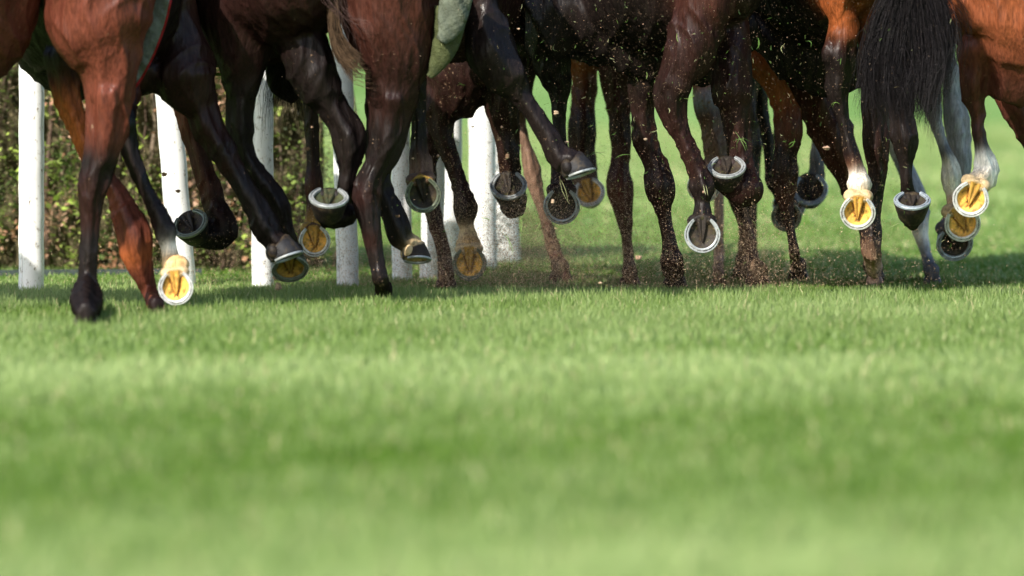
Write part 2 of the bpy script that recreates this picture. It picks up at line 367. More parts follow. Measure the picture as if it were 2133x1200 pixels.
    def hair(s, guides, n, spread, col, width=0.0011, seed=1, seg=9, fuzz=0.02, dY=0, name='tail', core=None):
        """guides: list of polylines [(x,y),...] in photo px at depth; strands blend between neighbouring guides"""
        rg = np.random.default_rng(seed); G = [catmull(np.array([at(p[0], p[1], s.Y+dY+(p[2] if len(p) > 2 else 0)) for p in g]), 4) for g in guides]
        G = [np.array([[np.interp(t, np.linspace(0, 1, len(g)), g[:, k]) for k in range(3)] for t in np.linspace(0, 1, seg)]) for g in G]
        mb = MB(); tt = np.linspace(0, 1, seg); nl = max(8, n//22); locks = [(rg.random(), 0.62+0.45*rg.random(), rg.normal(0, spread, 3), rg.random()*6.28, rg.normal(0, 0.5, 3)) for _ in range(nl)]
        for i in range(n):
            u = rg.random()*(len(G)-1); a = int(u); f = u-a; g = G[a]*(1-f)+G[a+1]*f if a+1 < len(G) else G[a]
            L = 0.6+0.5*rg.random()**0.7; gg = np.array([[np.interp(t*L, tt, g[:, k]) for k in range(3)] for t in tt]) if L < 1 else g[0]+(g-g[0])*L
            cl = locks[i % nl]; u = min(max(cl[0]+rg.normal(0, 0.06), 0), 0.999)*(len(G)-1); a = int(u); f = u-a; g = G[a]*(1-f)+G[a+1]*f if a+1 < len(G) else G[a]
            L = min(1.1, cl[1]*(0.85+0.25*rg.random())); gg = np.array([[np.interp(t*L, tt, g[:, k]) for k in range(3)] for t in tt]) if L < 1 else g[0]+(g-g[0])*L
            off = cl[2]*tt[:, None]*1.3 + rg.normal(0, spread, 3)*np.array([1, 1, 0.3])*(1.1-0.75*tt[:, None]); ph = cl[3]+rg.normal(0, 0.5)
            p = gg + off + np.outer(np.sin(tt*6+ph)*tt*fuzz, cl[4]+rg.normal(0, 0.25, 3)) 
            r = width*(0.6+0.9*rg.random())*(1-0.85*tt**3)
            V, F = tube(p, r, 3, cap=False); cc = np.array(COL[col] if isinstance(col, str) else col)*(0.5+1.3*rg.random()); mb.add(V-s.off, F, cc)
        if core: 
            for c_ in core:
                pts, hw, cs = chain(c_, s.Y+dY+0.03); A = catmull(np.hstack([np.array(pts), np.array(hw)[:, None]]), 4)
                V, F = tube(A[:, :3], np.maximum(A[:, 3], 0.003), 16, depth=0.5); mb.add(V-s.off, F, COL['K'])
        return link(name, mb.mesh(name, [M_HAIR]), s.root)
    def cloth(s, items, dY, col, depth=0.9):
        pts, hw, cs = chain(items, s.Y+dY); A = catmull(np.hstack([np.array(pts), np.array(hw)[:, None]]), 5)
        V, F = tube(A[:, :3], np.maximum(A[:, 3], 0.004), 32, depth=depth)
        rg = np.random.default_rng(3); ph = rg.random((10, 4))*6
        for q in range(10): V[:, 1] += 0.0035*np.sin(V[:, 2]*(20+9*q)+V[:, 0]*(60+14*q)+ph[q, 0])
        mb = MB(); mb.add(V-s.off, F, COL[col] if isinstance(col, str) else col)
        return mb
    def spare_leg(s, x, dY, yb=600, bent=False):
        """a leg the photograph hides behind other legs or outside the frame"""
        c = s.coat; k = 552*mpp(s.Y+dY)*1.0
        if bent:
            s.leg([P(x, 0, 130, c), P(x+4, 100, 90, c), P(x, 200, 62, 'K'), P(x-6, 300, 46, 'K'), P(x, 370, 52, 'K')], dY, hoof=dict(c=(x+4, 425), W=72, a=-88, f=0.95), root=(x, 1.15, dY))
        else:
            s.leg([P(x, 0, 130, c), P(x, 100, 95, c), P(x, 200, 65, c), P(x, 330, 62, 'K'), P(x+2, 390, 52, 'K'), P(x+3, 460, 38, 'K'), P(x+2, 530, 44, 'K'), P(x, 565, 38, 'K')], dY, plant=(x, yb, 68, 'K'), root=(x, 1.15, dY))

exec_horses = True
# ================================================================== HORSES
# ---- bay horse at the left edge, mostly outside the frame
h = Horse('bay horse cut off by the left edge, only its thigh showing beside the first post', -150, 40.3, 'M', 0.1)
h.trunk(-170, -520, 1.22, 0.27, 0.30, 39.7, 40.6, 'M')
h.mass([S(-150, 100, -60, 'B'), S(-135, 86, 0, 'B'), S(-125, 76, 40, 'B'), S(-120, 58, 85, 'M'), S(-110, 32, 118, 'M'), S(-110, 2, 155, 'M'), S(-115, -25, 200, 'M')], -0.1)
h.leg([S(-115, -30, 200, 'M'), S(-110, -50, 260, 'K'), S(-105, -45, 330, 'K'), S(-95, -50, 390, 'K'), S(-90, -55, 460, 'K'), S(-92, -48, 560, 'K'), S(-92, -50, 620, 'K')], -0.1, plant=(-70, 662, 72, 'K'))
h.spare_leg(-260, 0.0, 655, True); h.spare_leg(-430, 0.4, 660); h.spare_leg(-520, 0.4, 660, True)
h.finish()

# ---- bay horse, left
h = Horse('glossy bay horse leading at left, belly and brown thigh in full sun', 190, 40.4, 'B', 0.05, 0.008)
h.trunk(205, 180, 1.16, 0.325, 0.335, 40.55, 41.95, 'K')
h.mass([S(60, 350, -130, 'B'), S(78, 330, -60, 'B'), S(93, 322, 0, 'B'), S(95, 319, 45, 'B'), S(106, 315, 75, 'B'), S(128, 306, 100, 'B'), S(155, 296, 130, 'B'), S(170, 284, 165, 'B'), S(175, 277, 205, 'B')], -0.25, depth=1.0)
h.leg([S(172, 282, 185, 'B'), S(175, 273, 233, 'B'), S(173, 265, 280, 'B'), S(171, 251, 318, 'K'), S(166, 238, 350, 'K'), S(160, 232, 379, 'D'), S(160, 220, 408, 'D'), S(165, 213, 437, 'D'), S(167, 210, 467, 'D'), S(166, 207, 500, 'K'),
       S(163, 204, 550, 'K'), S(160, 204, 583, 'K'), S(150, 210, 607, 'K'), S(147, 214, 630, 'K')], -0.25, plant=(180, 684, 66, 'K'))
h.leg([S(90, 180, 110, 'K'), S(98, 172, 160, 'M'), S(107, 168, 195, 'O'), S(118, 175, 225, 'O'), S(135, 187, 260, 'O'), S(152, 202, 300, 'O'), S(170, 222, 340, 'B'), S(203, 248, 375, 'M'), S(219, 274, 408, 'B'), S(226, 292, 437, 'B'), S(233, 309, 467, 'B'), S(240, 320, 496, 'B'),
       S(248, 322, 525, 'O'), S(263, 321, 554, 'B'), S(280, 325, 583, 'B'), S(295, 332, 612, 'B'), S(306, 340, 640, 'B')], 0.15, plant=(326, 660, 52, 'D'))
h.leg([S(240, 285, 240, 'K'), S(244, 287, 280, 'K'), S(249, 291, 315, 'K'), S(264, 303, 350, 'K'), S(280, 316, 385, 'K'), S(297, 336, 420, 'K'), S(311, 358, 455, 'K'), S(320, 368, 485, 'K'), S(324, 368, 494, 'K'), S(330, 368, 504, 'W'), S(334, 370, 518, 'W'), S(335, 373, 530, 'C')], 0.1,
      hoof=dict(c=(366, 597), W=76, a=-86, f=0.99, s=-1, sole='Y', wall='C', shoe='S', bulb='C', dy=-0.1), root=(240, 1.0, 0.5))
h.ball(365, 550, 62, 40, 0.06, 'H', 46)
h.ball(345, 484, 48, 58, 0.1, 'K')
h.mass([S(330, 420, -80, 'M'), S(340, 408, -10, 'M'), S(335, 421, 60, 'D'), S(325, 445, 120, 'D'), S(318, 455, 160, 'D'), S(335, 458, 190, 'D'), S(360, 460, 215, 'D')], 0.45)
h.mass([P(270, 150, 110, 'D'), P(320, 155, 90, 'D'), P(380, 165, 80, 'M'), P(420, 190, 70, 'D')], 0.45)
h.leg([S(345, 459, 190, 'D'), S(379, 463, 228, 'D'), S(391, 472, 258, 'D'), S(406, 483, 285, 'D'), S(425, 497, 312, 'K'), S(446, 508, 340, 'D'), S(465, 522, 365, 'K'), S(485, 540, 397, 'K'), S(505, 566, 437, 'K'), S(514, 585, 467, 'K'), S(537, 601, 496, 'K')], 0.45,
      hoof=dict(c=(597, 535), W=70, t=(0.9, 0.30, -0.15), n=(0.32, -0.88, 0.12), sole='d', wall='h', shoe='s', bulb='K', dy=-0.02))
mb = h.cloth([S(332, 366, -70, 'o'), S(318, 354, 0, 'o'), S(306, 342, 50, 'o'), S(285, 322, 105, 'o'), S(266, 300, 150, 'o'), S(254, 277, 185, 'o')], -0.02, (0.15, 0.16, 0.12), 0.5)
o = link('saddle_cloth', mb.mesh('saddle_cloth', [M_CLOTH]), h.root); o['label'] = 'pale green saddle cloth edge with red piping'
mb = h.cloth([P(356, 0, 3, 'o'), P(344, 50, 4, 'o'), P(324, 105, 4, 'o'), P(302, 150, 5, 'o'), P(278, 188, 5, 'o')], -0.05, (0.30, 0.01, 0.01), 1.0)
link('piping', mb.mesh('piping', [M_CLOTH]), o)
h.finish()

# ---- almost black horse
h = Horse('almost black horse second from left, hind hoof flipped sole-up, black tail between its legs', 590, 41.1, 'K', 0.1, 0.0085)
h.trunk(600, 470, 1.22, 0.27, 0.30, 40.9, 42.3, 'D')
h.mass([S(400, 590, -80, 'D'), S(408, 578, 0, 'D'), S(425, 577, 60, 'D'), S(440, 569, 110, 'D'), S(462, 550, 160, 'K'), S(470, 536, 200, 'K')], 0.0)
h.leg([S(470, 536, 195, 'K'), S(468, 530, 240, 'K'), S(471, 531, 275, 'K'), S(480, 530, 305, 'K'), S(500, 545, 340, 'K'), S(517, 570, 372, 'K'), S(545, 599, 409, 'K'), S(562, 610, 435, 'K'), S(575, 611, 465, 'K'), S(588, 617, 490, 'K')], 0.0,
      hoof=dict(c=(604, 558), W=80, a=-82, f=0.66, s=-1, sole='y', wall='e', shoe='o', bulb='K', dy=0.0))
h.mass([S(560, 690, -80, 'D'), S(575, 680, 0, 'D'), S(575, 677, 60, 'D'), S(577, 689, 100, 'K'), S(590, 703, 135, 'K'), S(603, 713, 168, 'K'), S(629, 722, 200, 'K')], -0.1)
h.leg([S(612, 717, 180, 'K'), S(630, 722, 200, 'K'), S(655, 738, 232, 'K'), S(676, 755, 255, 'K'), S(690, 766, 283, 'K'), S(693, 765, 303, 'K'), S(697, 757, 330, 'K'), S(704, 745, 360, 'K'), S(702, 739, 385, 'K'), P(721, 420, 44, 'K', .04), P(724, 445, 50, 'K', .04)], -0.1,
      hoof=dict(c=(685, 412), W=86, a=-92, f=0.50, s=1, sole='e', wall='K', shoe='s', bulb='K', dy=-0.12))
h.leg([S(348, 400, 150, 'M'), S(355, 405, 205, 'B'), S(364, 412, 240, 'B'), S(376, 422, 282, 'M'), S(388, 438, 315, 'M'), S(401, 450, 360, 'M'), S(410, 463, 390, 'M'), S(419, 474, 430, 'D'), P(462, 462, 62, 'D'), P(462, 488, 64, 'K')], 1.3,
      hoof=dict(c=(396, 466), W=80, a=-62, f=0.68, s=1, sole='d', wall='K', shoe='o', bulb='K', dy=-0.12), root=(420, 1.15, 1.4))
h.leg([S(628, 668, 150, 'K'), S(630, 665, 210, 'D'), S(633, 665, 260, 'D'), S(636, 666, 310, 'D'), S(638, 668, 350, 'D'), S(633, 674, 390, 'M'), S(638, 668, 430, 'M')], 1.4,
      hoof=dict(c=(655, 500), W=68, a=-84, f=0.98, s=-1, sole='Y', wall='M', shoe='S', bulb='y', dy=-0.06), root=(600, 1.15, 1.4))
h.hair([[(640, -60), (600, 80), (568, 170), (548, 262)], [(650, -60), (610, 100), (585, 180), (590, 250)], [(650, -60), (620, 120), (625, 190), (620, 235)], [(660, -60), (640, 120), (655, 190), (660, 225)]], 420, 0.022, 'K', 0.0011, 5, dY=0.35,
       core=[[P(640, -20, 50, 'K'), P(610, 90, 80, 'K'), P(598, 150, 90, 'K'), P(605, 190, 70, 'K'), P(610, 215, 10, 'K')]])
mb = h.cloth([P(588, -60, 22, 'o'), P(582, 0, 10, 'o'), P(580, 30, 7, 'o'), P(578, 52, 3, 'o')], -0.1, (0.5, 0.6, 0.48), 0.6)
o = link('saddle_cloth', mb.mesh('saddle_cloth', [M_CLOTH]), h.root)
mb = h.cloth([P(420, 132, 13, 'o'), P(450, 134, 13, 'o'), P(490, 133, 13, 'o')], 0.5, (0.16, 0.22, 0.05), 0.4)
m3 = h.cloth([P(420, 154, 7, 'o'), P(450, 155, 7, 'o'), P(490, 154, 7, 'o')], 0.5, (0.16, 0.22, 0.05), 0.4)
for q in (mb, m3): o = link('girth_strap', q.mesh('girth_strap', [M_CLOTH]), h.root)
h.finish()

# ---- dark brown horse planted at the centre left
h = Horse('dark brown horse with one hind leg planted straight, pale underbelly cloth beside its thigh', 850, 41.05, 'D', 0.25, 0.0085)
h.trunk(860, 960, 1.24, 0.28, 0.29, 41.25, 42.6, 'D')
h.mass([S(690, 930, -80, 'M'), S(700, 914, 0, 'M'), S(715, 914, 50, 'M'), S(735, 907, 95, 'D'), S(752, 895, 145, 'D'), S(763, 880, 175, 'D'), S(768, 866, 215, 'D')], -0.1, depth=1.0)
h.leg([S(766, 872, 200, 'D'), S(768, 863, 233, 'D'), S(767, 855, 262, 'K'), S(767, 850, 290, 'K'), S(762, 838, 320, 'K'), S(752, 818, 350, 'K'), S(738, 803, 379, 'K'), S(733, 796, 408, 'D'), S(737, 796, 437, 'K'), S(747, 796, 467, 'K'), S(755, 797, 496, 'D'),
       S(762, 800, 525, 'K'), S(769, 805, 554, 'K'), S(776, 811, 583, 'K'), S(781, 816, 605, 'K')], -0.1, plant=(800, 629, 54, 'K'))
h.mass([S(960, 1040, -90, 'K'), S(975, 1037, 0, 'K'), S(965, 1060, 60, 'K'), S(965, 1080, 105, 'K'), S(985, 1100, 140, 'K'), S(1010, 1110, 170, 'K')], 0.1)
h.leg([S(1000, 1106, 155, 'K'), S(1030, 1112, 180, 'K'), S(1060, 1118, 207, 'K'), S(1085, 1134, 232, 'K'), S(1100, 1150, 257, 'K'), S(1118, 1172, 288, 'K'), P(1155, 312, 50, 'K'), P(1172, 335, 54, 'K')], 0.1,
      hoof=dict(c=(1207, 361), W=68, t=(0.86, 0.22, -0.2), n=(0.28, -0.88, 0.12), sole='d', wall='h', shoe='s', bulb='K', dy=-0.02))
h.leg([P(790, 330, 56, 'K'), P(796, 400, 50, 'K'), P(815, 440, 52, 'K'), P(830, 475, 54, 'K'), P(838, 500, 46, 'K')], 0.25,
      hoof=dict(c=(868, 540), W=60, t=(0.86, 0.16, -0.3), n=(0.02, -0.93, 0.25), sole='C', wall='d', shoe='s', bulb='C', dy=0.0), root=(820, 1.1, 0.3))
h.leg([S(850, 892, 150, 'K'), S(855, 888, 230, 'K'), S(856, 890, 290, 'K'), S(850, 896, 325, 'D'), S(850, 905, 345, 'T')], 0.5,
      hoof=dict(c=(881, 404), W=78, a=-80, f=0.97, s=-1, sole='d', wall='y', shoe='o', bulb='T', dy=-0.1), root=(880, 1.1, 0.6))
h.hair([[(688, -40), (690, 60), (710, 120), (735, 160), (776, 172)], [(700, -40), (705, 60), (725, 100), (748, 118), (750, 125)], [(690, -40), (688, 70), (702, 125), (722, 150), (745, 160)]], 420, 0.006, (0.055, 0.034, 0.02), 0.0012, 9, dY=-0.25, fuzz=0.012)
h.hair([[(640, -60), (690, 0), (740, 60), (750, 120)], [(690, -60), (720, 10), (760, 40), (775, 90)]], 20, 0.02, (0.06, 0.035, 0.03), 0.0008, 10, dY=-0.3, fuzz=0.05, name='tail_wisp')
mb = h.cloth([S(925, 995, -50, 'o'), S(915, 984, 0, 'o'), S(910, 972, 42, 'o'), S(908, 955, 68, 'o'), S(904, 932, 86, 'o')], -0.2, (0.095, 0.11, 0.08), 0.6)
o = link('saddle_cloth', mb.mesh('saddle_cloth', [M_CLOTH]), h.root); o['label'] = 'pale green wrinkled saddle cloth hanging at the flank'
mb = h.cloth([S(905, 976, 15, 'o'), S(903, 967, 60, 'o'), S(898, 956, 95, 'o'), S(892, 938, 125, 'o'), S(888, 915, 150, 'o'), S(885, 902, 160, 'o')], -0.15, (0.055, 0.065, 0.025), 0.7)
link('girth', mb.mesh('girth', [M_CLOTH]), h.root)
h.finish()

# ---- muddy brown horse behind it
h = Horse('muddy brown horse behind the pale cloth, cream-socked hoof hanging before white posts', 1000, 43.2, 'D', 0.75)
h.trunk(1000, 960, 1.26, 0.27, 0.30, 43.3, 44.8, 'D')
h.mass([S(880, 1100, -60, 'D'), S(880, 1100, 60, 'D'), S(882, 1100, 120, 'D'), S(884, 1098, 165, 'D'), S(895, 1090, 188, 'D'), S(940, 1080, 198, 'D')], 0.0, depth=0.9)
h.leg([S(884, 975, 130, 'D'), S(883, 962, 185, 'D'), S(884, 950, 225, 'D'), S(888, 946, 262, 'D'), S(902, 952, 292, 'D'), S(915, 957, 318, 'D'), S(927, 965, 350, 'D'), S(936, 975, 379, 'D'), S(942, 986, 408, 'D'), S(944, 995, 430, 'D'), S(948, 991, 455, 'D'), S(956, 988, 474, 'C'), P(974, 488, 42, 'C')], 0.0,
      hoof=dict(c=(978, 547), W=74, a=-88, f=0.99, s=-1, sole='Y', wall='C', shoe='o', bulb='C', dy=-0.1))
h.ball(977, 512, 56, 44, -0.04, 'H', 44)
h.leg([S(990, 1098, 130, 'D'), S(1000, 1092, 190, 'D'), S(1012, 1086, 233, 'D'), S(1026, 1083, 265, 'D'), S(1033, 1084, 300, 'D'), S(1037, 1085, 330, 'D'), P(1064, 372, 48, 'D', 0.04), P(1070, 410, 56, 'K', 0.02)], -0.05,
      hoof=dict(c=(1059, 386), W=80, a=-86, f=0.76, s=1, sole='d', wall='K', shoe='s', bulb='K', dy=-0.14))
h.ball(1068, 425, 58, 62, 0.0, 'K')
h.leg([S(868, 925, 300, 'D'), S(870, 910, 350, 'D'), S(876, 913, 400, 'D'), S(886, 922, 454, 'D'), S(898, 931, 490, 'M'), S(907, 939, 520, 'M'), S(911, 944, 550, 'D'), S(912, 946, 572, 'D')], 0.6, plant=(930, 597, 50, 'M'), root=(930, 1.1, 0.6))
h.leg([S(1070, 1098, 240, 'T'), S(1078, 1102, 280, 'T'), S(1084, 1108, 305, 'T'), S(1085, 1120, 330, 'T'), S(1089, 1130, 360, 'T'), S(1099, 1133, 390, 'T'), S(1111, 1137, 420, 'T'), S(1121, 1147, 450, 'T'), S(1129, 1157, 480, 'M'), S(1135, 1166, 510, 'M'), S(1144, 1177, 540, 'M'), S(1150, 1184, 562, 'M')], 0.9, plant=(1168, 585, 56, 'M'), root=(1080, 1.1, 0.7))
h.finish()

# ---- big dark brown horse in the middle
h = Horse('large dark brown horse in the middle with wide black belly, right hind hoof flipped up', 1400, 42.0, 'D', 0.5, 0.0085)
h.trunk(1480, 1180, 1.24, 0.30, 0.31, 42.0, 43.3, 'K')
h.mass([S(1090, 1215, -60, 'K'), S(1092, 1212, 40, 'K'), S(1095, 1195, 85, 'K'), S(1100, 1182, 114, 'K'), S(1112, 1192, 145, 'K')], 0.75)
h.leg([S(1100, 1190, 125, 'K'), S(1132, 1192, 174, 'K'), S(1145, 1184, 204, 'K'), S(1150, 1180, 255, 'K'), S(1148, 1182, 300, 'K'), S(1146, 1192, 335, 'K'), S(1148, 1190, 360, 'D')], 0.75,
      hoof=dict(c=(1170, 427), W=79, a=-89, f=0.98, s=-1, sole='d', wall='K', shoe='s', bulb='D', dy=-0.12))
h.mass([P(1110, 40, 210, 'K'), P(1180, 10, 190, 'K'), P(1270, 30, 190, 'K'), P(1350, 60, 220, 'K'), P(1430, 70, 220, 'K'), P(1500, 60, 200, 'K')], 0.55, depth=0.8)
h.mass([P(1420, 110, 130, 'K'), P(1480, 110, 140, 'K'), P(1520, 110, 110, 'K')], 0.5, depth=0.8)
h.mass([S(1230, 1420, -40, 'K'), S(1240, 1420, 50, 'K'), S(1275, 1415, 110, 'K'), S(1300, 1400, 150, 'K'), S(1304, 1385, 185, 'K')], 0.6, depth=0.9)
h.leg([S(1302, 1388, 170, 'D'), S(1308, 1366, 215, 'D'), S(1315, 1366, 250, 'D'), S(1316, 1372, 288, 'D'), S(1328, 1381, 320, 'D'), S(1339, 1396, 347, 'D'), S(1340, 1405, 370, 'D'), S(1341, 1408, 393, 'D'), S(1348, 1406, 412, 'D'), S(1360, 1400, 432, 'D'), S(1368, 1400, 452, 'D'),
       S(1373, 1403, 472, 'D'), S(1378, 1408, 498, 'D'), S(1377, 1414, 520, 'D'), S(1375, 1424, 542, 'D'), S(1378, 1424, 562, 'D')], 0.6, plant=(1406, 598, 58, 'K'))
h.mass([S(1400, 1550, -70, 'M'), S(1405, 1535, 0, 'M'), S(1398, 1518, 40, 'D'), S(1386, 1508, 80, 'D'), S(1376, 1490, 120, 'D'), S(1367, 1458, 155, 'D'), S(1361, 1442, 186, 'D')], -0.15)
h.leg([S(1364, 1448, 172, 'D'), S(1361, 1440, 190, 'K'), S(1364, 1434, 216, 'D'), S(1376, 1435, 252, 'D'), S(1398, 1444, 284, 'D'), S(1414, 1460, 318, 'D'), S(1424, 1468, 340, 'D'), S(1432, 1480, 363, 'D'), S(1435, 1492, 388, 'K'), S(1443, 1486, 408, 'K'), S(1446, 1480, 424, 'K')], -0.15,
      hoof=dict(c=(1463, 487), W=78, a=-89, f=1.0, s=-1, sole='d', wall='K', shoe='s', bulb='K', dy=-0.1))
h.mass([S(1490, 1575, -70, 'M'), S(1505, 1560, 0, 'M'), S(1500, 1563, 60, 'M'), S(1490, 1566, 110, 'D'), S(1480, 1567, 150, 'D'), S(1480, 1568, 200, 'D')], 0.05)
h.leg([S(1480, 1568, 180, 'D'), S(1494, 1569, 215, 'D'), S(1503, 1569, 250, 'D'), S(1513, 1568, 285, 'D'), S(1519, 1570, 320, 'D'), S(1515, 1576, 350, 'D'), P(1548, 380, 76, 'D'), P(1548, 402, 60, 'D')], 0.05,
      hoof=dict(c=(1514, 348), W=82, a=-88, f=0.58, s=1, sole='d', wall='K', shoe='s', bulb='D', dy=-0.12))
h.ball(1549, 392, 80, 84, 0.0, 'D')
h.finish()

# ---- bay horse behind
h = Horse('bay horse farther back, seen in the gaps under the big dark belly', 1350, 43.6, 'B', 0.8)
h.trunk(1470, 1250, 1.30, 0.27, 0.28, 43.7, 45.0, 'M')
h.mass([P(1280, 90, 110, 'B'), P(1250, 110, 80, 'B'), P(1215, 110, 70, 'O')], 0.9)
h.leg([S(1170, 1250, 60, 'O'), S(1175, 1246, 105, 'O'), S(1182, 1248, 140, 'O'), S(1191, 1246, 175, 'B'), S(1188, 1240, 210, 'B'), S(1183, 1243, 250, 'D'), S(1182, 1243, 280, 'D'), S(1181, 1239, 310, 'M'), S(1184, 1243, 345, 'M')], 1.0,
      hoof=dict(c=(1227, 400), W=68, a=-72, f=0.9, s=1, sole='Y', wall='T', shoe='S', bulb='T', dy=-0.12), root=(1240, 1.12, 1.0))
h.leg([S(1245, 1320, 130, 'M'), S(1253, 1312, 180, 'M'), S(1262, 1314, 220, 'M'), S(1268, 1316, 265, 'D'), S(1272, 1315, 310, 'M'), S(1270, 1312, 338, 'M'), S(1262, 1316, 372, 'M'), S(1263, 1320, 400, 'B'), S(1273, 1321, 430, 'M'), S(1284, 1319, 460, 'M'), S(1293, 1317, 490, 'M'), S(1296, 1320, 520, 'M'), S(1297, 1325, 550, 'M'), S(1298, 1326, 570, 'M')], 0.6, plant=(1312, 593, 50, 'M'), root=(1300, 1.12, 0.8))
h.leg([S(1436, 1480, 150, 'O'), S(1440, 1480, 180, 'O'), S(1442, 1495, 205, 'G'), S(1450, 1500, 235, 'M'), S(1458, 1507, 270, 'T'), S(1463, 1515, 305, 'T'), S(1466, 1512, 340, 'T')], 0.1,
      hoof=dict(c=(1466, 386), W=72, a=-90, f=0.95, s=-1, sole='P', wall='C', shoe='S', bulb='P', dy=-0.06), root=(1470, 1.12, 0.1))
h.leg([S(1484, 1506, 330, 'P'), S(1486, 1508, 400, 'P'), S(1487, 1508, 450, 'P'), S(1487, 1508, 500, 'P'), S(1485, 1509, 545, 'P'), S(1484, 1508, 570, 'P')], 0.9, plant=(1497, 592, 38, 'T'), root=(1490, 1.12, 0.6))
h.finish()

# ---- dark horse far back, legs seen beside the orange leg
h = Horse('dark muddy horse far back, planted leg behind the flipped hoof', 1570, 43.9, 'D', 1.0)
h.trunk(1580, 1600, 1.30, 0.26, 0.27, 44.0, 45.4, 'D')
h.leg([S(1500, 1560, 350, 'D'), S(1518, 1560, 420, 'D'), S(1530, 1562, 450, 'D'), S(1539, 1570, 480, 'M'), S(1543, 1575, 510, 'M'), S(1545, 1583, 540, 'M'), S(1551, 1590, 568, 'M')], 0.1, plant=(1578, 593, 60, 'M'), root=(1545, 1.1, 0.2))
h.leg([S(1562, 1605, 130, 'K'), S(1566, 1600, 200, 'K'), S(1575, 1603, 240, 'K'), S(1585, 1610, 280, 'K'), S(1590, 1612, 320, 'K'), S(1591, 1612, 350, 'K'), P(1608, 380, 28, 'K'), P(1625, 400, 34, 'K')], 0.3,
      hoof=dict(c=(1638, 449), W=66, a=-88, f=0.98, s=-1, sole='d', wall='K', shoe='o', bulb='K', dy=-0.06), root=(1590, 1.1, 0.3))
h.spare_leg(1555, 1.5, 578); h.spare_leg(1640, 1.3, 576, True)
h.finish()

# ---- orange bay horse, right of centre
h = Horse('orange bay horse with black belly and one white-balled fetlock over a yellow sole', 1740, 42.4, 'M', 0.6, 0.0085)
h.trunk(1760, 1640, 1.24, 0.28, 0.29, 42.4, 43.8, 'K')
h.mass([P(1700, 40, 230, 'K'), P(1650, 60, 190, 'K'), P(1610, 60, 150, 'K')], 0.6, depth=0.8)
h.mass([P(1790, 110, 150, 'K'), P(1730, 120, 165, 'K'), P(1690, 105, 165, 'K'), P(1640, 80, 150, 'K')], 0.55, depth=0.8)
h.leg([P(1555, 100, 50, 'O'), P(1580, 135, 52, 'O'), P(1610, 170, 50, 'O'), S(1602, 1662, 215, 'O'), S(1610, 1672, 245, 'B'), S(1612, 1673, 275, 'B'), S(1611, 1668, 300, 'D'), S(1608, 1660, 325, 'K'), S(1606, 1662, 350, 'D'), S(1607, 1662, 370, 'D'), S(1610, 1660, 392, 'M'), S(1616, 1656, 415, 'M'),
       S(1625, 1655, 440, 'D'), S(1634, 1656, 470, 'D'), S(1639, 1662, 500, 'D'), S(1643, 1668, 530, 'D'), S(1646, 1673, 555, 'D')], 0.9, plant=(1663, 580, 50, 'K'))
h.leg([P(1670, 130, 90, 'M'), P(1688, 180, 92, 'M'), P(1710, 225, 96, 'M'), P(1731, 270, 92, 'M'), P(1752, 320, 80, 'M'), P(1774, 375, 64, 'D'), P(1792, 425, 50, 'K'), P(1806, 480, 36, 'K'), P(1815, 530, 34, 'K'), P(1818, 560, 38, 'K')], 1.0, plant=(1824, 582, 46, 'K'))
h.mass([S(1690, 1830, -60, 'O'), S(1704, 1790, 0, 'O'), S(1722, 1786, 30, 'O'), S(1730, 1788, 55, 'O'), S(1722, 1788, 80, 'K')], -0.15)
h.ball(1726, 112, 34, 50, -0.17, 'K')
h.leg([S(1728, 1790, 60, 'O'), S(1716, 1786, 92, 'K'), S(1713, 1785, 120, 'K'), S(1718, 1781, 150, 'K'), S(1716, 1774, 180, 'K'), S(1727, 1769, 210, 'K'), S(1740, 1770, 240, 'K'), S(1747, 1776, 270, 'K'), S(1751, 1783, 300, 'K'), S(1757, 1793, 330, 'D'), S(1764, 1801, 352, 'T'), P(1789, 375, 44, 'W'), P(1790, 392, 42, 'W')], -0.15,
      hoof=dict(c=(1787, 441), W=77, a=-92, f=0.93, s=-1, sole='Y', wall='C', shoe='S', bulb='C', dy=-0.1))
h.ball(1790, 383, 54, 50, -0.17, 'W')
h.mass([S(1788, 1880, -60, 'O'), S(1788, 1860, 0, 'O'), S(1788, 1856, 60, 'O'), S(1786, 1856, 120, 'B'), S(1790, 1855, 165, 'D')], 0.0)
h.leg([S(1790, 1855, 140, 'M'), S(1793, 1852, 190, 'D'), S(1795, 1852, 240, 'D'), S(1796, 1853, 290, 'D'), S(1799, 1853, 325, 'D'), S(1805, 1850, 350, 'D'), S(1807, 1846, 375, 'K'), S(1806, 1841, 400, 'K'), S(1802, 1838, 427, 'K'), S(1798, 1836, 454, 'K'), S(1793, 1836, 480, 'K'), S(1790, 1836, 505, 'D'), S(1796, 1836, 530, 'T'), S(1802, 1838, 555, 'P')], 0.05, plant=(1822, 590, 42, 'P'))
h.finish()

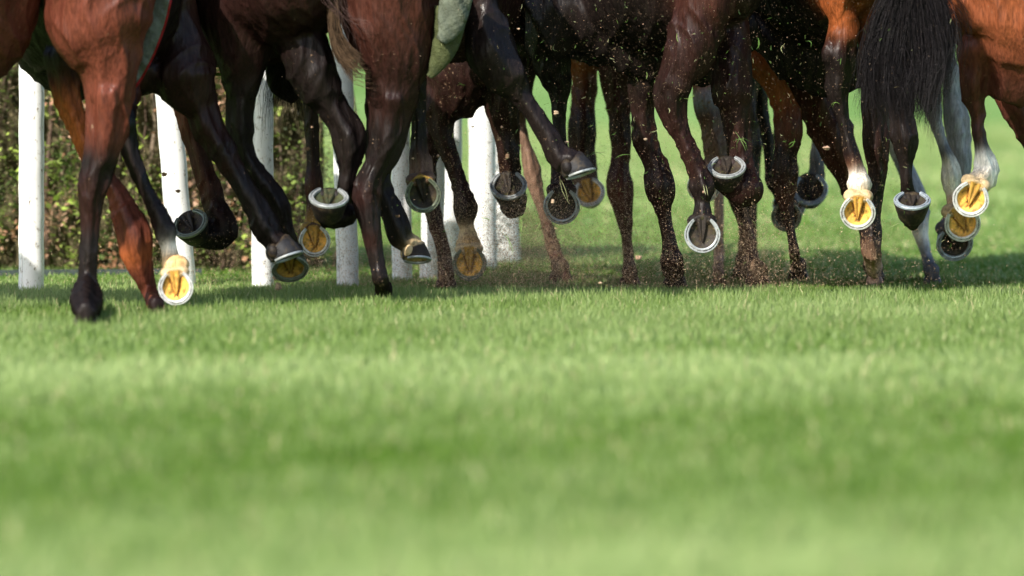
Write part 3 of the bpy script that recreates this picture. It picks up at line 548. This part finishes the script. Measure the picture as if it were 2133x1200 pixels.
# ---- grey horse farther back
h = Horse('grey horse farther back with pale legs beside the black tail', 1950, 43.5, 'G', 0.2)
h.trunk(1950, 1860, 1.34, 0.25, 0.26, 43.7, 45.2, 'G')
h.leg([S(1905, 1965, 60, 'G'), S(1906, 1962, 130, 'G'), S(1909, 1960, 170, 'G'), S(1920, 1962, 219, 'G'), S(1937, 1966, 261, 'G'), S(1949, 1974, 293, 'G'), S(1956, 1985, 320, 'g'), S(1960, 1998, 345, 'W'), S(1958, 2005, 370, 'W'), S(1964, 2000, 392, 'W'), P(1984, 412, 28, 'P')], -0.1,
      hoof=dict(c=(2004, 464), W=79, a=-66, f=0.95, s=-1, sole='Y', wall='C', shoe='S', bulb='C', dy=-0.1))
h.leg([S(1950, 1995, 70, 'G'), S(1956, 1990, 115, 'G'), S(1958, 2001, 145, 'G'), S(1962, 2003, 168, 'G'), S(1962, 2008, 200, 'G'), S(1963, 2015, 225, 'G'), S(1966, 2021, 260, 'G'), S(1972, 2025, 300, 'G'), S(1982, 2026, 340, 'G'), S(1990, 2022, 370, 'G'), P(2000, 410, 34, 'g'), P(1995, 440, 38, 'g')], 0.1,
      hoof=dict(c=(1988, 505), W=80, a=-76, f=0.9, s=-1, sole='d', wall='g', shoe='b', bulb='g', dy=-0.1))
h.leg([S(1835, 1885, 250, 'G'), S(1845, 1886, 300, 'W'), S(1861, 1903, 340, 'G'), S(1876, 1918, 376, 'G'), S(1886, 1934, 418, 'G'), S(1890, 1938, 448, 'G'), S(1898, 1935, 480, 'W'), S(1911, 1939, 514, 'G'), S(1920, 1947, 545, 'g'), S(1923, 1953, 565, 'g')], 1.1, plant=(1942, 588, 44, 'g'), root=(1870, 1.15, 1.1))
h.leg([P(1700, 150, 60, 'g'), P(1700, 230, 36, 'g'), S(1690, 1709, 285, 'g'), S(1687, 1713, 310, 'G'), S(1685, 1717, 335, 'g'), S(1683, 1718, 358, 'g')], 1.2,
      hoof=dict(c=(1687, 394), W=78, a=-84, f=0.88, s=1, sole='d', wall='g', shoe='b', bulb='g', dy=-0.08), root=(1780, 1.15, 1.1))
h.finish()

# ---- bay horse at the right with the long black tail
h = Horse('sunlit bay horse at the right edge with a long hanging black tail', 2060, 41.6, 'B', 0.1, 0.0085)
h.trunk(2030, 2230, 1.22, 0.30, 0.30, 41.7, 43.0, 'M')
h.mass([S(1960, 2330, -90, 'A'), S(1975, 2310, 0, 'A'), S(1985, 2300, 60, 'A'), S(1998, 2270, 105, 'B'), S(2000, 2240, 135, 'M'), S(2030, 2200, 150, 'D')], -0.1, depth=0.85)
h.mass([P(2010, 120, 70, 'D'), P(2060, 135, 80, 'D'), P(2120, 130, 80, 'D'), P(2190, 115, 90, 'D')], -0.05)
h.leg([S(1995, 2075, 95, 'D'), S(1999, 2071, 140, 'K'), S(2001, 2064, 180, 'K'), S(2011, 2053, 214, 'K'), S(2018, 2054, 247, 'K'), S(2024, 2057, 283, 'K'), S(2028, 2062, 310, 'K'), P(2050, 335, 46, 'W'), P(2054, 358, 54, 'W')], -0.1,
      hoof=dict(c=(2023, 413), W=79, a=-108, f=0.95, s=-1, sole='Y', wall='C', shoe='S', bulb='C', dy=-0.12))
h.ball(2053, 360, 55, 72, -0.08, 'W')
h.mass([S(1845, 1990, -80, 'M'), S(1850, 1985, 0, 'M'), S(1850, 1960, 60, 'D'), S(1850, 1930, 120, 'K')], 0.1)
h.leg([S(1850, 1930, 100, 'K'), S(1848, 1915, 150, 'K'), S(1850, 1905, 205, 'K'), S(1851, 1905, 248, 'K'), S(1851, 1914, 280, 'K'), S(1858, 1912, 300, 'K'), S(1866, 1906, 322, 'K'), S(1873, 1902, 348, 'K'), S(1875, 1902, 380, 'K'), P(1895, 415, 34, 'K', 0.05), P(1900, 445, 40, 'K', 0.05)], 0.1,
      hoof=dict(c=(1900, 418), W=80, a=-90, f=0.48, s=1, sole='d', wall='K', shoe='b', bulb='K', dy=-0.1))
h.leg([P(2070, 110, 90, 'M'), P(2105, 180, 82, 'B'), P(2122, 220, 78, 'M'), P(2143, 265, 70, 'M'), P(2168, 315, 58, 'D'), P(2200, 370, 52, 'K'), P(2225, 430, 50, 'K')], 1.0, hoof=dict(c=(2240, 480), W=70, a=-80, f=0.9, s=-1), root=(2150, 1.15, 1.0))
h.spare_leg(2330, 1.0, 590)
T = [[(1880, -80), (1830, 30), (1806, 110), (1800, 190), (1802, 235)], [(1890, -80), (1850, 40), (1835, 130), (1845, 210), (1860, 262)], [(1900, -80), (1885, 40), (1880, 130), (1885, 210), (1892, 265)],
     [(1905, -80), (1915, 40), (1920, 130), (1915, 195), (1912, 245)], [(1915, -80), (1945, 40), (1952, 120), (1945, 200), (1935, 272)], [(1920, -90), (1960, -10), (1980, 50), (1978, 110), (1966, 165)]]
h.hair(T, 160, 0.03, (0.009, 0.007, 0.008), 0.0008, 22, dY=-0.42, seg=11, fuzz=0.09, name='tail_wisp')
h.hair(T, 3300, 0.013, (0.009, 0.007, 0.008), 0.0008, 21, dY=-0.42, seg=11, fuzz=0.035,
       core=[[P(1900, -60, 70, 'K'), P(1893, 20, 84, 'K'), P(1888, 80, 66, 'K'), P(1888, 130, 36, 'K'), P(1886, 170, 6, 'K')]])
h.finish()

# ================================================================== RAIL POSTS
M_POST, nt, b = mat('white rail plastic', 0.45)
n = noise(nt, 55, 4, (1, 1, 0.6), 0.7); r = ramp(nt, n.outputs[0], [(0.30, (0.12, 0.08, 0.05)), (0.36, (0.62, 0.60, 0.57)), (0.45, (0.84, 0.84, 0.84))])
nb = noise(nt, 8, 3, (1, 1, 0.4)); nt.links.new(mixc(nt, 'MULTIPLY', 0.5, r.outputs[0], ramp(nt, nb.outputs[0], [(0.35, 0.8), (0.6, 1.0)]).outputs[0]), b.inputs['Base Color'])
bump(nt, b, nb.outputs[0], 0.4, 0.01)
posts = [(66, 130, 65, 601, 53, 'first white rail post at the left edge, straight beside the hedge'), (350, 195, 384, 592, 54, 'leaning white post behind the cream-socked hoof'),
         (546, 200, 547, 592, 46, 'white post behind the hanging tail and hoofs'), (712, 150, 726, 592, 46, 'white post between the flipped hoof and the planted dark leg'),
         (834, 300, 838, 578, 42, 'white post half hidden right of the planted dark leg'), (907, 250, 897, 573, 47, 'short-looking white post behind the muddy planted leg'),
         (940, 200, 934, 562, 48, 'white post left of the narrow green gap'), (1003, 200, 1008, 551, 56, 'broad white post right of the narrow green gap'), (1040, 250, 1060, 538, 54, 'farthest white post, fading into brown dust')]
for (x1, y1, x2, y2, wpx, lab) in posts:
    Y = at_ground(y2 + 9); p0 = at(x2, y2, Y); p0[2] = -0.05; p1 = at(x1, y1, Y); d = (p1-p0)/(p1[2]-p0[2]); r0 = wpx/2*mpp(Y)
    zs = [0, 0.02, 0.25, 0.5, 0.75, 1.0, 1.28, 1.34]; pts = np.array([p0 + d*z for z in zs]) - p0
    A = catmull(pts, 5); A[:, 0] += 0.0012*np.sin(A[:, 2]*30+x1)
    V, F = tube(A, [r0]*len(A), 28); me = mesh('rail_post', V, F, [M_POST]); o = link('rail_post', me, None, p0)
    V2, F2 = tube(A + np.array([-r0*0.72, -r0*0.71, 0]), [0.0022]*len(A), 6); tag(o, lab, 'post', 'white running rail posts')
    link('seam', mesh('seam', V2, F2, [M_POST]), o)
pp = [at(x2 + (x1-x2)*1.35, 0, at_ground(y2-4)) for (x1, y1, x2, y2, _, _) in posts]
for p in pp: p[2] = 1.33
pp = [pp[0]+(pp[0]-pp[1])] + pp; V, F = tube(catmull(pp, 4), [0.055]*(len(pp)*4-3), 16)
tag(link('running_rail', mesh('running_rail', V, F, [M_POST])), 'white plastic top rail joining the rail posts', 'rail')

# ================================================================== GROUND AND GRASS
M_GROUND, nt, b = mat('turf', 0.95, 0, 0.1)
n = noise(nt, 0.55, 5, (1, 0.35, 1)); nf = noise(nt, 16, 4)
r = ramp(nt, n.outputs[0], [(0.35, (0.10, 0.20, 0.035)), (0.5, (0.15, 0.26, 0.065)), (0.66, (0.19, 0.30, 0.09))])
nt.links.new(mixc(nt, 'MULTIPLY', 0.8, r.outputs[0], ramp(nt, nf.outputs[0], [(0.3, 0.7), (0.7, 1.2)]).outputs[0]), b.inputs['Base Color'])
g = 1500; me = mesh('ground', [(-g, -g, 0), (g, -g, 0), (g, g, 0), (-g, g, 0)], [(0, 1, 2, 3)], [M_GROUND]); tag(link('ground', me), None, None, None, 'structure')

M_GRASS = bpy.data.materials.new('grass blade'); M_GRASS.use_nodes = True; nt = M_GRASS.node_tree; nt.nodes.clear()
ti = tintnode(nt); df = N(nt, 'ShaderNodeBsdfPrincipled'); df.inputs['Roughness'].default_value = 0.5; df.inputs['Specular IOR Level'].default_value = 0.35
tl = N(nt, 'ShaderNodeBsdfTranslucent'); mx = N(nt, 'ShaderNodeMixShader'); mx.inputs[0].default_value = 0.35; ou = N(nt, 'ShaderNodeOutputMaterial')
nt.links.new(ti.outputs['Color'], df.inputs['Base Color']); nt.links.new(ti.outputs['Color'], tl.inputs['Color'])
nt.links.new(df.outputs[0], mx.inputs[1]); nt.links.new(tl.outputs[0], mx.inputs[2]); nt.links.new(mx.outputs[0], ou.inputs[0])
def lownoise(x, y, seed, sx, sy, k=7):
    rg = np.random.default_rng(seed); s = np.zeros_like(x)
    for i in range(k):
        a = rg.random()*6.28; f = 0.6+rg.random()*1.8; s += np.sin((x*math.cos(a)*sx + y*math.sin(a)*sy)*f + rg.random()*6.28)
    return s/math.sqrt(k/2)
def blades(n, y0, y1, hmin, hmax, wid, seed, marg=0.7):
    rg = np.random.default_rng(seed); y = np.sqrt(y0*y0 + rg.random(n)*(y1*y1-y0*y0)); x = (rg.random(n)*2-1)*(y*0.046+marg)
    pat = (np.interp(y, [23, 25.2, 26.8, 28, 29.5, 31, 32.5, 34.3, 35.6, 36.8, 38.5, 41, 43, 46, 52, 60], [1.6, 1.4, 0.2, -1.1, -1.5, -1.0, -0.2, 1.3, 1.1, -0.5, 0.6, 0.3, 0.3, -0.8, -0.3, 1.5])+0.50*lownoise(x, y, 5, 1.6, 1.5)+0.3*lownoise(x, y, 6, 5, 2.2))*0.8; tuft = lownoise(x, y, 8, 14, 12)  # turf tone bands by depth; dark one behind the pack is painted-in shadow
    hgt = (hmin+(hmax-hmin)*rg.random(n)**1.3)*(1+0.08*pat+0.12*tuft); hgt = np.maximum(hgt, 0.012)
    a = rg.random(n)*6.283; lean = np.abs(rg.normal(0, 0.33, n))+0.05; la = rg.random(n)*6.283
    w_ = wid*(0.6+0.8*rg.random(n)); ca, sa = np.cos(a)*w_/2, np.sin(a)*w_/2
    lx, ly = np.cos(la)*lean*hgt, np.sin(la)*lean*hgt
    V = np.zeros((n, 5, 3)); b0 = np.stack([x, y, np.zeros(n)], 1)
    V[:, 0] = b0+np.stack([-ca, -sa, 0*x], 1); V[:, 1] = b0+np.stack([ca, sa, 0*x], 1)
    m_ = b0+np.stack([lx*0.35, ly*0.35, hgt*0.58], 1); V[:, 2] = m_+np.stack([ca*.8, sa*.8, 0*x], 1); V[:, 3] = m_-np.stack([ca*.8, sa*.8, 0*x], 1)
    V[:, 4] = b0+np.stack([lx, ly, hgt*(1-0.25*lean)], 1)
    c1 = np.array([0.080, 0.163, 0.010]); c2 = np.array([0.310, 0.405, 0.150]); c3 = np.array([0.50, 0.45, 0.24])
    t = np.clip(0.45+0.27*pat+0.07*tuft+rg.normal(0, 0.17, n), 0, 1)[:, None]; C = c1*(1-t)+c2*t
    dry = (rg.random(n) < 0.035+0.02*(y > 42))[:, None]; C = np.where(dry, c3, C)
    return V.reshape(-1, 3), np.repeat(C, 5, 0), n
def grass(name, specs):
    Vs, Cs, n = [], [], 0
    for sp in specs: v, c, k = blades(*sp); Vs.append(v); Cs.append(c); n += k
    V = np.vstack(Vs).astype(np.float32); C = np.vstack(Cs); base = np.arange(n)*5
    me = bpy.data.meshes.new(name); me.vertices.add(n*5); me.vertices.foreach_set('co', V.ravel())
    q = np.stack([base, base+1, base+2, base+3, base+3, base+2, base+4], 1).ravel().astype(np.int32)
    me.loops.add(n*7); me.loops.foreach_set('vertex_index', q); me.polygons.add(n*2)
    st = np.stack([np.arange(n)*7, np.arange(n)*7+4], 1).ravel().astype(np.int32); tot = np.tile([4, 3], n).astype(np.int32)
    me.polygons.foreach_set('loop_start', st); me.polygons.foreach_set('loop_total', tot); me.update(calc_edges=True)
    setcol(me, C); me.materials.append(M_GRASS); return link(name, me)
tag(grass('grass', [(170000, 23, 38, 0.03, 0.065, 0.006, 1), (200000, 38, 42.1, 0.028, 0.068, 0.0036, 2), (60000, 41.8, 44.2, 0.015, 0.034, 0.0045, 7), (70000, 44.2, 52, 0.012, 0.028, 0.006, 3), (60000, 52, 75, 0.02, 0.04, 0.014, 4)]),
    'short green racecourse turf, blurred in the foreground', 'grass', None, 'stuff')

# ================================================================== HEDGE
M_LEAF = M_GRASS
def leaf_cloud(n, x0, x1, Ya, Yb, z0, z1, seed, cols, size):
    rg = np.random.default_rng(seed); V = []; C = []
    nc = max(6, n//60); cx = rg.random((nc, 3)); prob = rg.random(nc)
    own = rg.integers(0, nc, n); p = cx[own] + rg.normal(0, 1, (n, 3))*np.array([0.05/(x1-x0), 0.08, 0.05/(z1-z0)])
    X = x0+(x1-x0)*p[:, 0]; Y = Ya+(Yb-Ya)*np.clip(p[:, 1], 0, 1); Z = z0+(z1-z0)*p[:, 2]
    a = rg.random(n)*6.28; e = rg.normal(0, 0.6, n); sz = size*(0.5+rg.random(n)); ci = np.clip((prob[own]*len(cols)).astype(int), 0, len(cols)-1)
    u = np.stack([np.cos(a)*np.cos(e), np.sin(a)*np.cos(e), np.sin(e)], 1)*sz[:, None]; v = np.stack([-np.sin(a), np.cos(a), rg.normal(0, .4, n)], 1)*sz[:, None]*0.42
    c = np.stack([X, Y, Z], 1); V = np.stack([c-u*0.5, c+v, c+u*0.6, c-v], 1).reshape(-1, 3)
    C = np.array(cols)[ci]*(1.3+0.8*rg.random((n, 1))); ok = np.repeat(Z > 0.005, 4)
    V[~ok, 2] = 0.01
    return V, [(4*i, 4*i+1, 4*i+2, 4*i+3) for i in range(n)], np.repeat(C, 4, 0)
he = bpy.data.objects.new('hedge', None); sc.collection.objects.link(he)
pL = at(-260, 590, 45.2); pR = at(700, 590, 46.4); he.location = (pL[0], 45.2, 0)
tag(he, 'tall brown and green hedge with autumn leaves behind the white rail posts', 'hedge')
off = np.array([pL[0], 45.2, 0])
GC = [(0.05, 0.075, 0.02), (0.07, 0.10, 0.03), (0.15, 0.20, 0.05), (0.07, 0.055, 0.035), (0.14, 0.11, 0.07), (0.05, 0.05, 0.03), (0.22, 0.17, 0.11), (0.09, 0.08, 0.04), (0.10, 0.09, 0.05)]
mb = MB()
for (k, n_, ya, yb, cols, size) in [(0, 85000, 45.3, 46.2, GC, 0.010), (1, 4500, 45.15, 45.5, GC[:3]+[(0.26, 0.34, 0.07), (0.30, 0.36, 0.10)], 0.026), (2, 3000, 45.2, 45.5, [(0.28, 0.15, 0.09), (0.20, 0.12, 0.08), (0.35, 0.22, 0.15)], 0.022)]:
    V, F, C = leaf_cloud(n_, pL[0], pR[0], ya, yb, 0.0, 1.9 if k < 2 else 1.5, 40+k, cols, size); mb.add(V-off, F, C)
link('foliage', mb.mesh('foliage', [M_LEAF], False), he)
M_TWIG = tinted('twig bark', 0.8, 0, 0.2, 80, 0.6, 1.3)
mb = MB(); rg = random.Random(4)
for i in range(60):
    x = pL[0]+(pR[0]-pL[0])*rg.random(); y = 45.5+0.5*rg.random(); p = np.array([x, y, 0.0]); pts = [p.copy()]
    for k in range(6): p = p+np.array([rg.gauss(0, .05), rg.gauss(0, .04), 0.3]); pts.append(p.copy())
    r0 = rg.choice([0.004, 0.006, 0.012]); V, F = tube(catmull(pts, 2), np.linspace(r0, r0*0.3, 13), 6); mb.add(V-off, F, rg.choice([(0.12, 0.08, 0.06), (0.08, 0.06, 0.04), (0.2, 0.15, 0.11)]))
link('stems', mb.mesh('stems', [M_TWIG]), he)
# dense brushwood inside the hedge
M_CORE, nt, b = mat('hedge core', 0.95, 0, 0.05); n = noise(nt, 40, 6, None, 0.75)
r = ramp(nt, n.outputs[0], [(0.35, (0.06, 0.055, 0.03)), (0.55, (0.14, 0.12, 0.065)), (0.7, (0.26, 0.20, 0.13))]); nt.links.new(r.outputs[0], b.inputs['Base Color'])
V = []; F = []; nx, nz = 90, 30
for side in (0, 1):
    for j in range(nz+1):
        for i in range(nx+1):
            x = pL[0]+(pR[0]-pL[0]-0.05)*i/nx; z = 1.85*j/nz; V.append((x, 45.85+0.05*math.sin(i*1.7+j)+0.05*math.sin(i*.6-j*1.3)+side*0.6, z))
for side in (0, 1):
    s0 = side*(nx+1)*(nz+1)
    for j in range(nz):
        for i in range(nx): a = s0+j*(nx+1)+i; F.append((a, a+1, a+nx+2, a+nx+1))
q = (nx+1)*(nz+1)
for j in range(nz): a = j*(nx+1)+nx; F.append((a, a+q, a+q+nx+1, a+nx+1)); a = j*(nx+1); F.append((a, a+nx+1, a+q+nx+1, a+q))
for i in range(nx): a = nz*(nx+1)+i; F.append((a, a+1, a+1+q, a+q))
link('brushwood', mesh('brushwood', np.array(V)-off, F, [M_CORE]), he)
# low grey-green board at the hedge foot
M_BOARD = tinted('weathered board', 0.8, 0, 0.2, 30, 0.7, 1.2)
mb = MB(); a = at(-200, 590, 44.75); c_ = at(420, 590, 45.0); z0, z1 = 0.0, 0.026
V = [(a[0], 44.75, z0), (c_[0], 45.0, z0), (c_[0], 45.03, z0), (a[0], 44.78, z0), (a[0], 44.75, z1), (c_[0], 45.0, z1), (c_[0], 45.03, z1), (a[0], 44.78, z1)]
mb.add(V, [(0, 1, 5, 4), (1, 2, 6, 5), (2, 3, 7, 6), (3, 0, 4, 7), (4, 5, 6, 7)], (0.05, 0.065, 0.065))
tag(link('edging_board', mb.mesh('edging_board', [M_BOARD], False)), 'low grey-green edging board along the foot of the hedge', 'board')

# ================================================================== KICKED-UP TURF
M_SOIL = tinted('loose soil', 0.9, 0, 0.2, 120, 0.6, 1.4)
def in_spray(rg):
    """image position of a fragment: thick behind the middle horses, thinner to the sides"""
    while True:
        x = rg.gauss(1330, 330) if rg.random() < 0.75 else rg.uniform(560, 2000); y = rg.uniform(-60, 600)
        if 380 < x < 2080: return x, y
SOILC = [(0.05, 0.032, 0.022), (0.16, 0.10, 0.06), (0.34, 0.22, 0.15), (0.42, 0.30, 0.20), (0.025, 0.02, 0.014)]
rg = random.Random(31); SC_ = np.array(SOILC); PX = []; PR = []; PC = []
def at_many(x, y, Y):
    d = FW[None]+RT[None]*((x-1066.5)/FPX)[:, None]-UP[None]*((y-600)/FPX)[:, None]; return np.array([0, 0, CAMH])+d*(Y/d[:, 1])[:, None]
G_ = RNG.normal; U_ = RNG.uniform
n_ = 60000; x = np.where(RNG.random(n_) < 0.72, G_(1330, 330, n_), U_(560, 2000, n_)); y = U_(-60, 600, n_); ok = (x > 400) & (x < 2080)
PX.append(at_many(x, y, U_(40.7, 43.9, n_))[ok]); PR.append((0.0007+0.0016*RNG.random(n_)**4)[ok]); PC.append(SC_[RNG.integers(0, 4, n_)][ok]*0.8)
n_ = 130000; x = G_(1120, 380, n_); y = 598-np.abs(G_(0, 110, n_)); PX.append(at_many(x, y, U_(41.8, 44.6, n_))); PR.append(0.0008+0.0015*RNG.random(n_)); PC.append(SC_[RNG.integers(1, 4, n_)]*1.7)
for (cx, cy, sx, sy, n_) in [(1105, 500, 55, 58, 42000), (1585, 530, 28, 60, 3500), (1400, 540, 30, 45, 1500), (1310, 540, 25, 45, 1500), (1497, 500, 14, 60, 1500), (1825, 500, 20, 60, 2200), (400, 600, 40, 14, 900), (570, 590, 12, 25, 900), (930, 560, 25, 25, 1200), (1060, 560, 80, 20, 2500), (1230, 480, 60, 70, 1800), (640, 560, 120, 30, 3500)]:
    x = G_(cx, sx, n_); y = np.minimum(606, G_(cy, sy, n_)); PX.append(at_many(x, y, U_(41.6, 43.6, n_))); PR.append(0.0009+0.0020*RNG.random(n_)**3); PC.append(SC_[RNG.integers(0, 4, n_)]*(1 if n_ < 30000 else 1.7))
PX = np.vstack(PX); PR = np.concatenate(PR); PC = np.vstack(PC)
PX = np.array(PX); n_ = len(PX); D_ = RNG.normal(0, 1, (n_, 4, 3)); D_ /= np.linalg.norm(D_, axis=2, keepdims=True)
V = (PX[:, None]+D_*np.array(PR)[:, None, None]*(0.5+0.9*RNG.random((n_, 4, 1)))).reshape(-1, 3)
F = (np.arange(n_)[:, None, None]*4+np.array([(0, 1, 2), (0, 2, 3), (0, 3, 1), (1, 3, 2)])).reshape(-1, 3).tolist()
mb = MB(); mb.add(V, F, np.repeat(np.array(PC), 4, 0))
tag(link('flying_soil', mb.mesh('flying_soil', [M_SOIL], False)), 'spray of soil crumbs and dust hanging behind the galloping legs', 'soil', None, 'stuff')
def clip(c, L, wd, rg, bend=0.5, a=None, e=None):
    a = rg.random()*6.28 if a is None else a+rg.gauss(0, 0.3); e = rg.gauss(0, 0.9) if e is None else e+rg.gauss(0, 0.35); u = np.array([math.cos(a)*math.cos(e), 0.4*math.sin(a)*math.cos(e), math.sin(e)]); u /= np.linalg.norm(u)
    s_ = np.cross(u, [0, 1, 0]); s_ /= np.linalg.norm(s_)+1e-6; k = rg.gauss(0, bend); n_ = 5; V = []
    for i in range(n_):
        t = i/(n_-1)-0.5; p = c+u*L*t+s_*k*L*(t*t-0.08); w_ = wd*(1-abs(2*t)**2*0.8)
        V += [p-s_*w_/2, p+s_*w_/2]
    return V, [(2*i, 2*i+1, 2*i+3, 2*i+2) for i in range(n_-1)]
mb = MB(); CLC = [(0.22, 0.34, 0.08), (0.13, 0.26, 0.05), (0.42, 0.44, 0.22), (0.30, 0.24, 0.12), (0.06, 0.12, 0.03)]
for i in range(1900):
    x, y = in_spray(rg); V, F = clip(at(x, y, rg.uniform(40.8, 43.8)), 0.004+0.018*rg.random()**2.5, 0.0006+0.0009*rg.random(), rg); mb.add(V, F, rg.choice(CLC))
tag(link('grass_clippings', mb.mesh('grass_clippings', [M_GRASS], False)), 'fine green grass clippings scattered through the air', 'clippings', None, 'stuff')
# larger sprigs and clods, one object each, where the photograph shows them
sprigs = [(1544, 295, 60), (1170, 330, 55), (1175, 395, 60), (1225, 500, 60), (1628, 100, 26), (790, 540, 50), (778, 100, 30), (960, 175, 22), (1248, 320, 50), (1085, 470, 50), (1060, 505, 45), (1296, 325, 30), (1205, 345, 40), (1150, 100, 26), (1340, 525, 34), (1262, 225, 26), (1438, 205, 26), (1412, 80, 22),
          (1345, 160, 20), (1578, 90, 22), (1740, 215, 22), (1860, 470, 40), (920, 120, 22), (1470, 395, 22), (1395, 230, 16), (865, 190, 18), (1365, 270, 18), (1750, 130, 16), (1690, 90, 20), (540, 110, 14), (1650, 300, 24), (885, 375, 46), (893, 385, 40), (1010, 455, 24), (470, 590, 26), (895, 395, 40), (877, 365, 30)]
for (x, y, L) in sprigs:
    c = at(x, y, 41.2+0.4*rg.random()) if not (870 < x < 900) else at(x, y, 41.75); mb = MB(); a_ = rg.random()*6.28; e_ = rg.gauss(0, 0.9)
    for k in range(rg.choice([1, 1, 2])+(1 if L > 38 else 0)):
        V, F = clip(np.array([rg.gauss(0, .003), 0, rg.gauss(0, .003)]), L*mpp(41)*(0.6+0.6*rg.random()), 0.0016+0.001*rg.random(), rg, 0.8, a_, e_); mb.add(V, F, rg.choice(CLC[:3]))
    o = link('grass_sprig', mb.mesh('grass_sprig', [M_GRASS], False), None, c); tag(o, 'torn green grass sprig flying through the air behind the horses', 'grass sprig', 'torn grass sprigs in the air')
clods = [(1159, 235, 10), (640, 310, 9), (650, 265, 5), (828, 450, 9), (1058, 326, 12), (1039, 290, 9), (1344, 290, 6), (1152, 420, 10), (580, 598, 16), (573, 578, 14), (343, 363, 13), (1721, 308, 12), (985, 264, 5), (1330, 536, 11), (1180, 296, 7), (1045, 265, 6), (912, 325, 8), (700, 70, 4), (1080, 60, 5), (1465, 400, 6), (1250, 590, 8), (860, 330, 5), (370, 398, 9)]
for (x, y, s_) in clods:
    V, F = ellipsoid((0, 0, 0), (1, 1, 1), 9, 6); V = np.array(V); V *= (s_/2*mpp(41))*(1+0.25*np.sin(V[:, :1]*3.1+x)+0.2*np.sin(V[:, 1:2]*4+y)+0.2*np.cos(V[:, 2:3]*5+x)); V[:, 2] *= 0.75
    o = link('soil_clod', mesh('soil_clod', V, F, [M_SOIL], None, False, np.tile(rg.choice(SOILC[1:4]), (len(V), 1))), None, at(x, y, 41.2 if x > 500 else 42.6))
    tag(o, 'small brown clod of earth flying through the air behind the horses', 'clod', 'clods of earth in the air')
